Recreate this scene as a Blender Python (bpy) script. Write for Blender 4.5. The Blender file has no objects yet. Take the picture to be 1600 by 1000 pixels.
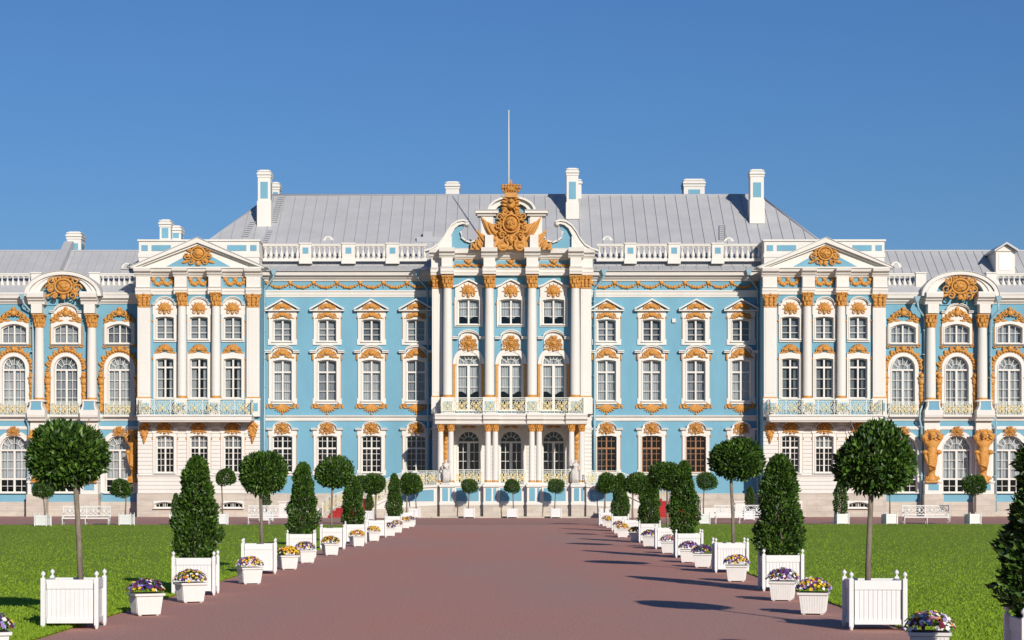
import bpy, bmesh, math, random
import numpy as np
from mathutils import Vector, Matrix
random.seed(7)
R = math.radians
PI = math.pi
scene = bpy.context.scene
COL = scene.collection
F = 3111.0      # focal length in photo pixels (1600 wide), eye height and horizon row
H = 2.2
HY = 764.0

# ---------------------------------------------------------------- camera
cam_d = bpy.data.cameras.new('camera')
cam = bpy.data.objects.new('camera', cam_d)
COL.objects.link(cam)
cam.location = (0, 0, H)
cam.rotation_euler = (R(90), 0, 0)
cam_d.sensor_width = 36
cam_d.lens = F / 1600 * 36
cam_d.shift_y = (HY - 500) / 1600
cam_d.clip_start = 0.5
cam_d.clip_end = 6000
scene.camera = cam

# ---------------------------------------------------------------- light
SUN_EL, SUN_AZ = 21.0, 21.5        # azimuth to the right of straight behind the camera
world = bpy.data.worlds.new('World')
scene.world = world
world.use_nodes = True
wn = world.node_tree
wn.nodes.clear()
wo = wn.nodes.new('ShaderNodeOutputWorld')
bg = wn.nodes.new('ShaderNodeBackground')
sky = wn.nodes.new('ShaderNodeTexSky')
sky.sky_type = 'NISHITA'
sky.sun_disc = False
sky.sun_elevation = R(SUN_EL)
sky.sun_rotation = R(180 - SUN_AZ)
sky.altitude = 3500
sky.air_density = 2.0
sky.dust_density = 0.0
sky.ozone_density = 10.0
bg.inputs['Strength'].default_value = 0.079
tint = wn.nodes.new('ShaderNodeMix')
tint.data_type = 'RGBA'
tint.blend_type = 'MULTIPLY'
tint.inputs[0].default_value = 1.0
tint.inputs[7].default_value = (0.98, 0.92, 1.0, 1)
wn.links.new(sky.outputs[0], tint.inputs[6])
wn.links.new(tint.outputs[2], bg.inputs[0])
wn.links.new(bg.outputs[0], wo.inputs[0])
sd = bpy.data.lights.new('sun', 'SUN')
sd.energy = 4.4
sd.angle = R(0.5)
sd.color = (1.0, 0.93, 0.82)
sun = bpy.data.objects.new('sun', sd)
COL.objects.link(sun)
el, az = R(SUN_EL), R(SUN_AZ)
to_sun = Vector((math.sin(az) * math.cos(el), -math.cos(az) * math.cos(el), math.sin(el)))
sun.rotation_euler = (-to_sun).to_track_quat('-Z', 'Y').to_euler()
sun.location = to_sun * 100
vs = scene.view_settings
vs.view_transform = 'Standard'
vs.look = 'None'
vs.gamma = 1
vs.exposure = 0.03
scene.display_settings.display_device = 'sRGB'
scene.cycles.transparent_max_bounces = 16

# ---------------------------------------------------------------- materials
def mat(name, col, rough=0.7, vary=0.0, scale=3.0, bump=0.0, bscale=20.0, metallic=0.0, spec=0.4, island=None, col2=None, streak=0.0, bdist=0.02):
    m = bpy.data.materials.new(name)
    m.use_nodes = True
    nt = m.node_tree
    b = nt.nodes['Principled BSDF']
    b.inputs['Roughness'].default_value = rough
    b.inputs['Metallic'].default_value = metallic
    b.inputs['Specular IOR Level'].default_value = spec
    b.inputs['Base Color'].default_value = (*col, 1)
    tc = nt.nodes.new('ShaderNodeTexCoord')
    geo = nt.nodes.new('ShaderNodeNewGeometry')
    if vary > 0 or col2:
        n = nt.nodes.new('ShaderNodeTexNoise')
        n.inputs['Scale'].default_value = scale
        n.inputs['Detail'].default_value = 6
        n.inputs['Roughness'].default_value = 0.65
        nt.links.new(geo.outputs['Position'], n.inputs['Vector'])
        if streak:
            mp = nt.nodes.new('ShaderNodeMapping')
            mp.inputs['Scale'].default_value = (1, 1, streak)
            nt.links.new(geo.outputs['Position'], mp.inputs['Vector'])
            nt.links.new(mp.outputs[0], n.inputs['Vector'])
        r = nt.nodes.new('ShaderNodeValToRGB')
        c2 = col2 if col2 else tuple(c * (1 - vary) for c in col)
        r.color_ramp.elements[0].position = 0.32
        r.color_ramp.elements[1].position = 0.66
        r.color_ramp.elements[0].color = (*c2, 1)
        r.color_ramp.elements[1].color = (*col, 1)
        nt.links.new(n.outputs[0], r.inputs[0])
        nt.links.new(r.outputs[0], b.inputs['Base Color'])
    if island:
        r = nt.nodes.new('ShaderNodeValToRGB')
        r.color_ramp.interpolation = 'CONSTANT' if len(island) > 3 else 'LINEAR'
        while len(r.color_ramp.elements) < len(island):
            r.color_ramp.elements.new(0.5)
        for i, c in enumerate(island):
            e = r.color_ramp.elements[i]
            e.position = i / len(island) if len(island) > 3 else i / (len(island) - 1)
        for i, c in enumerate(island):
            r.color_ramp.elements[i].color = (*c, 1)
        nt.links.new(geo.outputs['Random Per Island'], r.inputs[0])
        nt.links.new(r.outputs[0], b.inputs['Base Color'])
    if bump > 0:
        n2 = nt.nodes.new('ShaderNodeTexNoise')
        n2.inputs['Scale'].default_value = bscale
        n2.inputs['Detail'].default_value = 5
        nt.links.new(geo.outputs['Position'], n2.inputs['Vector'])
        bp = nt.nodes.new('ShaderNodeBump')
        bp.inputs['Strength'].default_value = bump
        bp.inputs['Distance'].default_value = bdist
        nt.links.new(n2.outputs[0], bp.inputs['Height'])
        nt.links.new(bp.outputs[0], b.inputs['Normal'])
    return m

M = {}
M['white'] = mat('white_plaster', (0.72, 0.69, 0.645), 0.75, vary=0.07, scale=0.9, streak=0.25, bump=0.15, bscale=9)
M['blue'] = mat('blue_plaster', (0.17, 0.38, 0.50), 0.8, vary=0.14, scale=0.5, streak=0.35, bump=0.15, bscale=9)
M['gold'] = mat('ochre_gilding', (0.62, 0.288, 0.060), 0.5, vary=0.25, scale=4.0, bump=0.5, bscale=14, bdist=0.06)
M['gilt'] = mat('bright_gilding', (0.80, 0.66, 0.33), 0.4, vary=0.2, scale=4)
M['iron'] = mat('pale_ironwork', (0.70, 0.72, 0.64), 0.5)
M['pipe'] = mat('pale_blue_pipe', (0.30, 0.46, 0.54), 0.45)
M['roof'] = mat('grey_roof_sheet', (0.49, 0.49, 0.50), 0.5, vary=0.12, scale=0.45, streak=2, spec=0.5)
M['seam'] = mat('roof_seam_metal', (0.38, 0.39, 0.42), 0.5)
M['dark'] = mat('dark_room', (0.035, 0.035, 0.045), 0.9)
M['curtain'] = mat('sheer_curtain', (0.60, 0.61, 0.61), 0.9, vary=0.3, scale=3.0, streak=0.15)
M['curtain_grey'] = mat('greyer_curtain', (0.36, 0.38, 0.40), 0.9, vary=0.3, scale=2.0)
M['reflection_sheet_dark'] = mat('dark_sky_reflection', (0.20, 0.21, 0.23), 0.9, vary=0.2, scale=2)  # darker tone of the painted sky reflection, swapped in at random
M['reflection_sheet'] = mat('grey_sky_reflection', (0.40, 0.41, 0.43), 0.9, vary=0.2, scale=2)  # grey painted in for pale sky reflected in the upper panes
M['brown'] = mat('varnished_oak', (0.33, 0.15, 0.06), 0.5, vary=0.3, scale=8)
M['paint'] = mat('white_paint', (0.73, 0.725, 0.72), 0.45, vary=0.05, scale=5, bump=0.12, bscale=40, bdist=0.004)
M['pot'] = mat('white_glazed_pot', (0.74, 0.725, 0.70), 0.4, vary=0.06, scale=9)
M['soil'] = mat('dark_soil', (0.05, 0.035, 0.025), 0.95, bump=0.8, bscale=60)
M['marble'] = mat('white_marble', (0.66, 0.63, 0.59), 0.6, vary=0.18, scale=6, bump=0.2)
M['bark'] = mat('grey_bark', (0.27, 0.22, 0.17), 0.9, vary=0.45, scale=14, streak=0.3, bump=0.6, bscale=45, bdist=0.01)
M['leaf'] = mat('laurel_leaf', (0.05, 0.10, 0.02), 0.42, island=[(0.013, 0.036, 0.006), (0.031, 0.078, 0.010), (0.100, 0.185, 0.024)], spec=0.35)
M['leaf2'] = mat('pansy_leaf', (0.05, 0.12, 0.02), 0.5, island=[(0.03, 0.08, 0.012), (0.06, 0.14, 0.02), (0.10, 0.20, 0.03)])
M['grass'] = mat('grass_blade', (0.05, 0.12, 0.02), 0.7, island=[(0.18, 0.295, 0.014), (0.205, 0.32, 0.018), (0.25, 0.37, 0.035)], spec=0.2)
M['red'] = mat('red_carpet', (0.42, 0.03, 0.03), 0.9, vary=0.2, scale=10)
M['fan'] = mat('pale_kerb', (0.42, 0.39, 0.35), 0.85, vary=0.2, scale=3)
Y_, O_, P_, W_, MR, LV = (0.72, 0.46, 0.03), (0.62, 0.20, 0.03), (0.09, 0.03, 0.22), (0.78, 0.74, 0.72), (0.16, 0.012, 0.03), (0.32, 0.25, 0.55)
M['bloom_mixed'] = mat('mixed_pansies', Y_, 0.7, island=[Y_, P_, MR, W_, Y_, O_, LV, P_])
M['bloom_yellow'] = mat('yellow_pansies', Y_, 0.7, island=[Y_, Y_, O_, Y_, MR, Y_, O_, W_])
M['bloom_purple'] = mat('purple_pansies', Y_, 0.7, island=[P_, MR, W_, P_, LV, Y_, MR, P_])
M['bloom_pale'] = mat('white_rose_pansies', Y_, 0.7, island=[W_, MR, (0.55, 0.25, 0.35), W_, Y_, LV, MR, O_])

def glass_mat():
    m = bpy.data.materials.new('window_glass')
    m.use_nodes = True
    nt = m.node_tree
    nt.nodes.clear()
    o = nt.nodes.new('ShaderNodeOutputMaterial')
    g = nt.nodes.new('ShaderNodeBsdfGlossy')
    g.inputs['Roughness'].default_value = 0.02
    t = nt.nodes.new('ShaderNodeBsdfTransparent')
    t.inputs[0].default_value = (0.80, 0.83, 0.85, 1)
    fr = nt.nodes.new('ShaderNodeFresnel')
    fr.inputs[0].default_value = 1.65
    n = nt.nodes.new('ShaderNodeTexNoise')
    n.inputs['Scale'].default_value = 1.3
    bp = nt.nodes.new('ShaderNodeBump')
    bp.inputs['Strength'].default_value = 0.25
    bp.inputs['Distance'].default_value = 0.03
    geo = nt.nodes.new('ShaderNodeNewGeometry')
    nt.links.new(geo.outputs['Position'], n.inputs['Vector'])
    nt.links.new(n.outputs[0], bp.inputs['Height'])
    nt.links.new(bp.outputs[0], g.inputs['Normal'])
    mx = nt.nodes.new('ShaderNodeMixShader')
    nt.links.new(fr.outputs[0], mx.inputs[0])
    nt.links.new(t.outputs[0], mx.inputs[1])
    nt.links.new(g.outputs[0], mx.inputs[2])
    nt.links.new(mx.outputs[0], o.inputs[0])
    return m
M['glass'] = glass_mat()

def stone_mat():
    m = mat('pale_stone_blocks', (0.60, 0.53, 0.45), 0.85, col2=(0.46, 0.41, 0.36), scale=0.8, streak=3, bump=0.3, bscale=12)
    nt = m.node_tree
    b = nt.nodes['Principled BSDF']
    geo = nt.nodes.new('ShaderNodeNewGeometry')
    sp = nt.nodes.new('ShaderNodeSeparateXYZ')
    cb = nt.nodes.new('ShaderNodeCombineXYZ')
    br = nt.nodes.new('ShaderNodeTexBrick')
    br.inputs['Scale'].default_value = 1.0
    br.inputs['Brick Width'].default_value = 1.5
    br.inputs['Row Height'].default_value = 0.44
    br.inputs['Mortar Size'].default_value = 0.02
    br.inputs['Color1'].default_value = (1, 1, 1, 1)
    br.inputs['Color2'].default_value = (0.90, 0.89, 0.89, 1)
    br.inputs['Mortar'].default_value = (0.80, 0.78, 0.76, 1)
    nt.links.new(geo.outputs['Position'], sp.inputs[0])
    nt.links.new(sp.outputs['X'], cb.inputs['X'])
    nt.links.new(sp.outputs['Z'], cb.inputs['Y'])
    nt.links.new(cb.outputs[0], br.inputs['Vector'])
    mx = nt.nodes.new('ShaderNodeMix')
    mx.data_type = 'RGBA'
    mx.blend_type = 'MULTIPLY'
    mx.inputs[0].default_value = 1.0
    src = b.inputs['Base Color'].links[0].from_socket
    nt.links.new(src, mx.inputs[6])
    nt.links.new(br.outputs['Color'], mx.inputs[7])
    nt.links.new(mx.outputs[2], b.inputs['Base Color'])
    return m
M['stone'] = stone_mat()

def ground_mats():
    # reddish crushed stone asphalt: fine grain plus broad worn patches
    def two(name, c1, c2, c3, s1, s2, rough, bump, bs, stretch=(1, 1, 1)):
        m = bpy.data.materials.new(name)
        m.use_nodes = True
        nt = m.node_tree
        b = nt.nodes['Principled BSDF']
        b.inputs['Roughness'].default_value = rough
        b.inputs['Specular IOR Level'].default_value = 0.2
        geo = nt.nodes.new('ShaderNodeNewGeometry')
        mp = nt.nodes.new('ShaderNodeMapping')
        mp.inputs['Scale'].default_value = stretch
        nt.links.new(geo.outputs['Position'], mp.inputs[0])
        a = nt.nodes.new('ShaderNodeTexNoise'); a.inputs['Scale'].default_value = s1; a.inputs['Detail'].default_value = 5
        c = nt.nodes.new('ShaderNodeTexNoise'); c.inputs['Scale'].default_value = s2; c.inputs['Detail'].default_value = 3
        nt.links.new(mp.outputs[0], a.inputs[0]); nt.links.new(geo.outputs['Position'], c.inputs[0])
        r = nt.nodes.new('ShaderNodeValToRGB')
        r.color_ramp.elements[0].position = 0.35; r.color_ramp.elements[1].position = 0.65
        r.color_ramp.elements[0].color = (*c1, 1); r.color_ramp.elements[1].color = (*c2, 1)
        nt.links.new(a.outputs[0], r.inputs[0])
        r2 = nt.nodes.new('ShaderNodeValToRGB')
        r2.color_ramp.elements[0].position = 0.3; r2.color_ramp.elements[1].position = 0.7
        r2.color_ramp.elements[0].color = (*c3, 1); r2.color_ramp.elements[1].color = (1.25, 1.25, 1.25, 1)
        nt.links.new(c.outputs[0], r2.inputs[0])
        mx = nt.nodes.new('ShaderNodeMix'); mx.data_type = 'RGBA'; mx.blend_type = 'MULTIPLY'; mx.inputs[0].default_value = 1
        nt.links.new(r.outputs[0], mx.inputs[6]); nt.links.new(r2.outputs[0], mx.inputs[7])
        nt.links.new(mx.outputs[2], b.inputs['Base Color'])
        bp = nt.nodes.new('ShaderNodeBump'); bp.inputs['Strength'].default_value = bump; bp.inputs['Distance'].default_value = 0.02
        bn = nt.nodes.new('ShaderNodeTexNoise'); bn.inputs['Scale'].default_value = bs
        nt.links.new(geo.outputs['Position'], bn.inputs[0]); nt.links.new(bn.outputs[0], bp.inputs['Height'])
        nt.links.new(bp.outputs[0], b.inputs['Normal'])
        return m
    M['path'] = two('red_brown_asphalt', (0.59, 0.268, 0.205), (0.49, 0.298, 0.25), (0.74, 0.74, 0.74), 0.13, 28, 0.95, 0.3, 60, (1, 0.25, 1))
    M['road'] = two('red_brown_forecourt', (0.44, 0.22, 0.185), (0.395, 0.24, 0.21), (0.8, 0.8, 0.8), 0.2, 20, 0.95, 0.2, 40, (1, 0.4, 1))
    M['lawn'] = two('mown_lawn', (0.185, 0.29, 0.016), (0.225, 0.325, 0.022), (0.72, 0.72, 0.72), 0.3, 20, 0.95, 0.25, 40, (1, 0.3, 1))
    M['earth'] = two('park_ground', (0.08, 0.13, 0.03), (0.10, 0.16, 0.04), (0.8, 0.8, 0.8), 0.05, 2, 0.95, 0.3, 8)
ground_mats()

# ---------------------------------------------------------------- mesh helpers
class MB:
    def __init__(s):
        s.v = []; s.f = []; s.sm = []; s.mi = []; s.m = 0; s.T = None
    def add(s, vs, fs, smooth=False):
        o = len(s.v)
        if s.T is not None:
            vs = [tuple(s.T @ Vector(p)) for p in vs]
        s.v.extend(vs)
        for f in fs:
            s.f.append([i + o for i in f]); s.sm.append(smooth); s.mi.append(s.m)
        return s
    def box(s, x0, x1, y0, y1, z0, z1):
        if x0 > x1: x0, x1 = x1, x0
        if z0 > z1: z0, z1 = z1, z0
        if y0 > y1: y0, y1 = y1, y0
        vs = [(x0, y0, z0), (x1, y0, z0), (x1, y1, z0), (x0, y1, z0), (x0, y0, z1), (x1, y0, z1), (x1, y1, z1), (x0, y1, z1)]
        return s.add(vs, [(0, 3, 2, 1), (4, 5, 6, 7), (0, 1, 5, 4), (1, 2, 6, 5), (2, 3, 7, 6), (3, 0, 4, 7)])
    def frustum(s, x, y, z0, z1, w0, w1, d0=None, d1=None):
        d0 = d0 or w0; d1 = d1 or w1
        vs = []
        for z, w, d in ((z0, w0, d0), (z1, w1, d1)):
            vs += [(x - w, y - d, z), (x + w, y - d, z), (x + w, y + d, z), (x - w, y + d, z)]
        return s.add(vs, [(0, 3, 2, 1), (4, 5, 6, 7), (0, 1, 5, 4), (1, 2, 6, 5), (2, 3, 7, 6), (3, 0, 4, 7)])
    def prism(s, poly, y0, y1):            # polygon in x,z pushed along y
        n = len(poly)
        vs = [(x, y0, z) for x, z in poly] + [(x, y1, z) for x, z in poly]
        fs = [list(range(n)), list(range(2 * n - 1, n - 1, -1))]
        fs += [(i, (i + 1) % n, n + (i + 1) % n, n + i) for i in range(n)]
        return s.add(vs, fs)
    def prismx(s, poly, x0, x1):           # polygon in y,z pushed along x
        n = len(poly)
        vs = [(x0, y, z) for y, z in poly] + [(x1, y, z) for y, z in poly]
        fs = [list(range(n)), list(range(2 * n - 1, n - 1, -1))]
        fs += [(i, (i + 1) % n, n + (i + 1) % n, n + i) for i in range(n)]
        return s.add(vs, fs)
    def prismz(s, poly, z0, z1):
        n = len(poly)
        vs = [(x, y, z0) for x, y in poly] + [(x, y, z1) for x, y in poly]
        fs = [list(range(n)), list(range(2 * n - 1, n - 1, -1))]
        fs += [(i, (i + 1) % n, n + (i + 1) % n, n + i) for i in range(n)]
        return s.add(vs, fs)
    def lathe(s, cx, cy, prof, n=16, a0=0, a1=2 * PI):
        vs = []; fs = []
        k = len(prof)
        for i in range(n):
            a = 2 * PI * i / n
            for r, z in prof:
                vs.append((cx + r * math.cos(a), cy + r * math.sin(a), z))
        for i in range(n):
            j = (i + 1) % n
            for q in range(k - 1):
                fs.append((i * k + q, j * k + q, j * k + q + 1, i * k + q + 1))
        s.add(vs, fs, True)
        for q in (0, k - 1):
            if prof[q][0] > 1e-4:
                s.add([(cx + prof[q][0] * math.cos(2 * PI * i / n), cy + prof[q][0] * math.sin(2 * PI * i / n), prof[q][1]) for i in range(n)], [list(range(n))])
        return s
    def blob(s, c, r, ang=0.0, n=8, k=5):  # ellipsoid turned by ang in the x,z plane
        vs = []; fs = []
        ca, sa = math.cos(ang), math.sin(ang)
        for j in range(1, k):
            t = PI * j / k
            for i in range(n):
                a = 2 * PI * i / n
                x = r[0] * math.cos(t); y = r[1] * math.sin(t) * math.cos(a); z = r[2] * math.sin(t) * math.sin(a)
                vs.append((c[0] + x * ca - z * sa, c[1] + y, c[2] + x * sa + z * ca))
        for e in (1, -1):
            vs.append((c[0] + e * r[0] * ca, c[1], c[2] + e * r[0] * sa))
        for j in range(k - 2):
            for i in range(n):
                q = (i + 1) % n
                fs.append((j * n + i, j * n + q, (j + 1) * n + q, (j + 1) * n + i))
        a = (k - 1) * n
        for i in range(n):
            q = (i + 1) % n
            fs.append((a, q, i)); fs.append((a + 1, (k - 2) * n + i, (k - 2) * n + q))
        return s.add(vs, fs, True)
    def petal(s, c, ang, L, W, T):
        return s.blob((c[0] + math.cos(ang) * L / 2, c[1], c[2] + math.sin(ang) * L / 2), (L / 2, T, W / 2), ang, 6, 5)
    def blade(s, c, ang, L, W, T):
        ca, sa = math.cos(ang), math.sin(ang)
        P = lambda u, v, y: (c[0] + u * ca - v * sa, c[1] + y, c[2] + u * sa + v * ca)
        vs = [P(0, 0, 0), P(L * .45, W / 2, 0), P(L, 0, 0), P(L * .45, -W / 2, 0), P(L * .4, 0, -T), P(L * .4, 0, T)]
        return s.add(vs, [(0, 1, 4), (1, 2, 4), (2, 3, 4), (3, 0, 4), (1, 0, 5), (2, 1, 5), (3, 2, 5), (0, 3, 5)])
    def tube(s, pts, r, n=5, cap=True):
        pts = [Vector(p) for p in pts]
        rs = r if isinstance(r, (list, tuple)) else [r] * len(pts)
        vs = []; fs = []
        ref = Vector((0, 1, 0))
        for i, p in enumerate(pts):
            d = pts[min(i + 1, len(pts) - 1)] - pts[max(i - 1, 0)]
            d = d.normalized() if d.length > 1e-9 else Vector((0, 0, 1))
            u = d.cross(ref)
            if u.length < 0.05:
                u = d.cross(Vector((1, 0, 0)))
            u.normalize(); w = d.cross(u)
            for k in range(n):
                a = 2 * PI * k / n + PI / 4
                vs.append(tuple(p + (u * math.cos(a) + w * math.sin(a)) * rs[i]))
        for i in range(len(pts) - 1):
            for k in range(n):
                q = (k + 1) % n
                fs.append((i * n + k, i * n + q, (i + 1) * n + q, (i + 1) * n + k))
        if cap:
            fs.append(list(range(n))[::-1]); fs.append([(len(pts) - 1) * n + k for k in range(n)])
        return s.add(vs, fs, n > 4)
    def spiral(s, c, R0, turns, th, a0=0.0, sg=1, n=12, R1=0.2, sides=5):
        pts = []; rs = []
        for i in range(n + 1):
            t = i / n
            rr = R0 * (1 - t * (1 - R1)); a = a0 + sg * t * turns * 2 * PI
            pts.append((c[0] + rr * math.cos(a), c[1], c[2] + rr * math.sin(a))); rs.append(th * (1 - 0.4 * t))
        return s.tube(pts, rs, sides)
    def bar(s, a, b, w, y0, y1):           # flat bar between two x,z points
        dx, dz = b[0] - a[0], b[1] - a[1]
        L = math.hypot(dx, dz); nx, nz = -dz / L * w / 2, dx / L * w / 2
        return s.prism([(a[0] + nx, a[1] + nz), (a[0] - nx, a[1] - nz), (b[0] - nx, b[1] - nz), (b[0] + nx, b[1] + nz)], y0, y1)
    def ribbon(s, pts, ths, y0, y1):       # band along an x,z line, growing to its left
        n = len(pts); inn = []
        for i in range(n):
            a = pts[max(i - 1, 0)]; b = pts[min(i + 1, n - 1)]
            dx, dz = b[0] - a[0], b[1] - a[1]; L = math.hypot(dx, dz) or 1
            th = ths[i] if isinstance(ths, (list, tuple)) else ths
            inn.append((pts[i][0] - dz / L * th, pts[i][1] + dx / L * th))
        for i in range(n - 1):
            s.prism([pts[i], pts[i + 1], inn[i + 1], inn[i]], y0, y1)
        return s
    def cornice(s, x0, x1, y, prof, back=0.05):
        s.prismx([(y - p, z) for p, z in prof] + [(y + back, prof[-1][1]), (y + back, prof[0][1])], x0, x1)
        return s
    def mesh(s, name, mats):
        me = bpy.data.meshes.new(name)
        me.from_pydata([tuple(p) for p in s.v], [], s.f)
        for m in (mats if isinstance(mats, (list, tuple)) else [mats]):
            me.materials.append(M[m] if isinstance(m, str) else m)
        me.polygons.foreach_set('use_smooth', s.sm)
        me.polygons.foreach_set('material_index', s.mi)
        bm = bmesh.new(); bm.from_mesh(me)
        bmesh.ops.recalc_face_normals(bm, faces=bm.faces)
        bm.to_mesh(me); bm.free()
        return me
    def build(s, name, mats, parent=None, loc=(0, 0, 0), rz=0.0):
        return link(name, s.mesh(name, mats), parent, loc, rz)

def link(name, me, parent=None, loc=(0, 0, 0), rz=0.0):
    o = bpy.data.objects.new(name, me)
    COL.objects.link(o)
    o.location = loc
    o.rotation_euler = (0, 0, rz)
    if parent is not None: o.parent = parent
    return o
def tag(o, label=None, cat=None, group=None, kind=None):
    if label: o['label'] = label
    if cat: o['category'] = cat
    if group: o['group'] = group
    if kind: o['kind'] = kind
    return o
def empty(name, loc, rz=0.0):
    return link(name, None, None, loc, rz)
def dup(o, parent=None, loc=None):
    c = o.copy(); COL.objects.link(c); c.parent = parent
    if loc is not None: c.location = loc
    for ch in list(o.children):
        dup(ch, c)
    return c

def skin_body(nodes, edges, sub=2):
    """one continuous body: nodes {name:(pos,r)} grown with a skin modifier; the first is the root"""
    names = list(nodes)
    me = bpy.data.meshes.new('body')
    me.from_pydata([nodes[n][0] for n in names], [(names.index(a), names.index(b)) for a, b in edges], [])
    ob = bpy.data.objects.new('body', me); COL.objects.link(ob)
    sk = ob.modifiers.new('s', 'SKIN'); sk.use_smooth_shade = True
    for i, n in enumerate(names):
        r = nodes[n][1]
        me.skin_vertices[0].data[i].radius = r if isinstance(r, tuple) else (r, r)
    me.skin_vertices[0].data[0].use_root = True
    ss = ob.modifiers.new('u', 'SUBSURF'); ss.levels = sub; ss.render_levels = sub
    dg = bpy.context.evaluated_depsgraph_get()
    out = bpy.data.meshes.new_from_object(ob.evaluated_get(dg))
    bpy.data.objects.remove(ob)
    return out

# photo pixel -> metres on a plane at distance D
def X(px, D): return (px - 800) * D / F
def Z(py, D): return H + (HY - py) * D / F
def W(w, D): return w * D / F

# ---------------------------------------------------------------- setting
ORD = ['nearest', 'second', 'third', 'fourth', 'fifth', 'sixth', 'seventh', 'eighth', 'ninth', 'tenth', 'eleventh', 'twelfth', 'thirteenth', 'fourteenth']
def sheet(name, x0, x1, y0, y1, z, m, nx=1, ny=1):
    mb = MB()
    mb.add([(x0, y0, z), (x1, y0, z), (x1, y1, z), (x0, y1, z)], [(0, 1, 2, 3)])
    return tag(mb.build(name, m), kind='structure')
sheet('ground', -2500, 2500, -800, 3500, -0.012, 'earth')
sheet('forecourt_road', -90, 90, 121.5, 170, -0.004, 'road')
sheet('path', -7.3, 6.6, -40, 121.5, -0.004, 'path')
def lawn(name, x0, x1, y0, y1):
    mb = MB()
    mb.box(x0, x1, y0, y1, -0.03, 0.03)
    return tag(mb.build(name, 'lawn'), kind='structure')
LX, RX = -6.95, 6.15
lawn('lawn', -75, LX, -30, 121.0)
lawn('lawn', RX, 75, -30, 123.0)

def grass():
    rng = np.random.default_rng(3)
    n = 170000
    D = 1.0 / rng.uniform(1 / 123.0, 1 / 24.0, n)
    side = rng.random(n) < 0.5
    lim = 0.31 * D + 1.0
    x = np.where(side, rng.uniform(0, 1, n) * (lim - RX) + RX, -(rng.uniform(0, 1, n) * (lim + LX) - LX))
    ok = np.where(side, (x > RX) & (lim > RX) & (D < 122.8), (x < LX) & (lim > -LX) & (D < 120.8))
    x = x[ok]; D = D[ok]; n = len(x)
    # a denser fringe where lawn meets path
    m = 14000
    De = 1.0 / rng.uniform(1 / 118.0, 1 / 22.0, m); se = rng.random(m) < 0.5
    xe = np.where(se, RX + rng.exponential(0.08, m) - 0.02, LX - rng.exponential(0.08, m) + 0.02)
    x = np.concatenate([x, xe]); D = np.concatenate([D, De]); n = len(x)
    h = rng.uniform(0.02, 0.06, n); w = rng.uniform(0.006, 0.011, n) * (1 + D / 60)
    a = rng.uniform(0, PI, n); lx = rng.normal(0, 0.03, n); ly = rng.normal(0, 0.03, n)
    v = np.zeros((n, 3, 3))
    v[:, 0] = np.stack([x - np.cos(a) * w, D - np.sin(a) * w, np.full(n, 0.02)], 1)
    v[:, 1] = np.stack([x + np.cos(a) * w, D + np.sin(a) * w, np.full(n, 0.02)], 1)
    v[:, 2] = np.stack([x + lx, D + ly, 0.02 + h], 1)
    me = bpy.data.meshes.new('grass')
    me.vertices.add(3 * n); me.vertices.foreach_set('co', v.reshape(-1))
    me.loops.add(3 * n); me.loops.foreach_set('vertex_index', np.arange(3 * n, dtype=np.int32))
    me.polygons.add(n); me.polygons.foreach_set('loop_start', np.arange(0, 3 * n, 3, dtype=np.int32))
    me.update(calc_edges=True); me.materials.append(M['grass'])
    o = link('grass', me)
    tag(o, 'short mown green grass of the lawns on both sides of the path', 'grass', kind='stuff')
grass()

# ---------------------------------------------------------------- palace
PD = 160.0
palace = tag(empty('palace', (0, PD, 0)), 'long blue and white baroque palace with gold ornament, columns and grey metal roofs', 'palace')
def part(mb, name, m, parent=palace, x=0.0, y=0.0):
    """link world-space mesh data as a part of the palace"""
    if parent is palace:
        mb.v = [(a, b - PD, c) for a, b, c in mb.v]
        return mb.build(name, m, palace, (x, y, 0))
    return mb.build(name, m, parent)

# ---- ornaments, drawn in x,z round (0,0) and facing -y, about w wide and h tall
def sun_mask(mb, cx, cz, w, h, y=-0.05, rays=15):
    for i in range(rays):
        a = -0.25 + (PI + 0.5) * i / (rays - 1)
        L = w * 0.5 * (0.95 if i % 2 else 0.75)
        mb.petal((cx, y, cz - h * 0.05), a, min(L, h * 0.6 / max(0.25, abs(math.sin(a)))), w * 0.09, 0.05)
    mb.blob((cx, y - 0.06, cz), (w * 0.2, 0.14, h * 0.27))
    mb.blob((cx, y - 0.16, cz + h * 0.02), (w * 0.05, 0.09, h * 0.1))
    for e in (-1, 1):
        mb.spiral((cx + e * w * 0.26, y - 0.05, cz - h * 0.28), w * 0.13, 1.1, w * 0.035, PI / 2, e, 9)
        mb.blob((cx + e * w * 0.08, y - 0.17, cz + h * 0.08), (w * 0.04, 0.03, h * 0.04))
    mb.petal((cx, y - 0.05, cz - h * 0.15), -PI / 2, h * 0.35, w * 0.2, 0.08)
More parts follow.
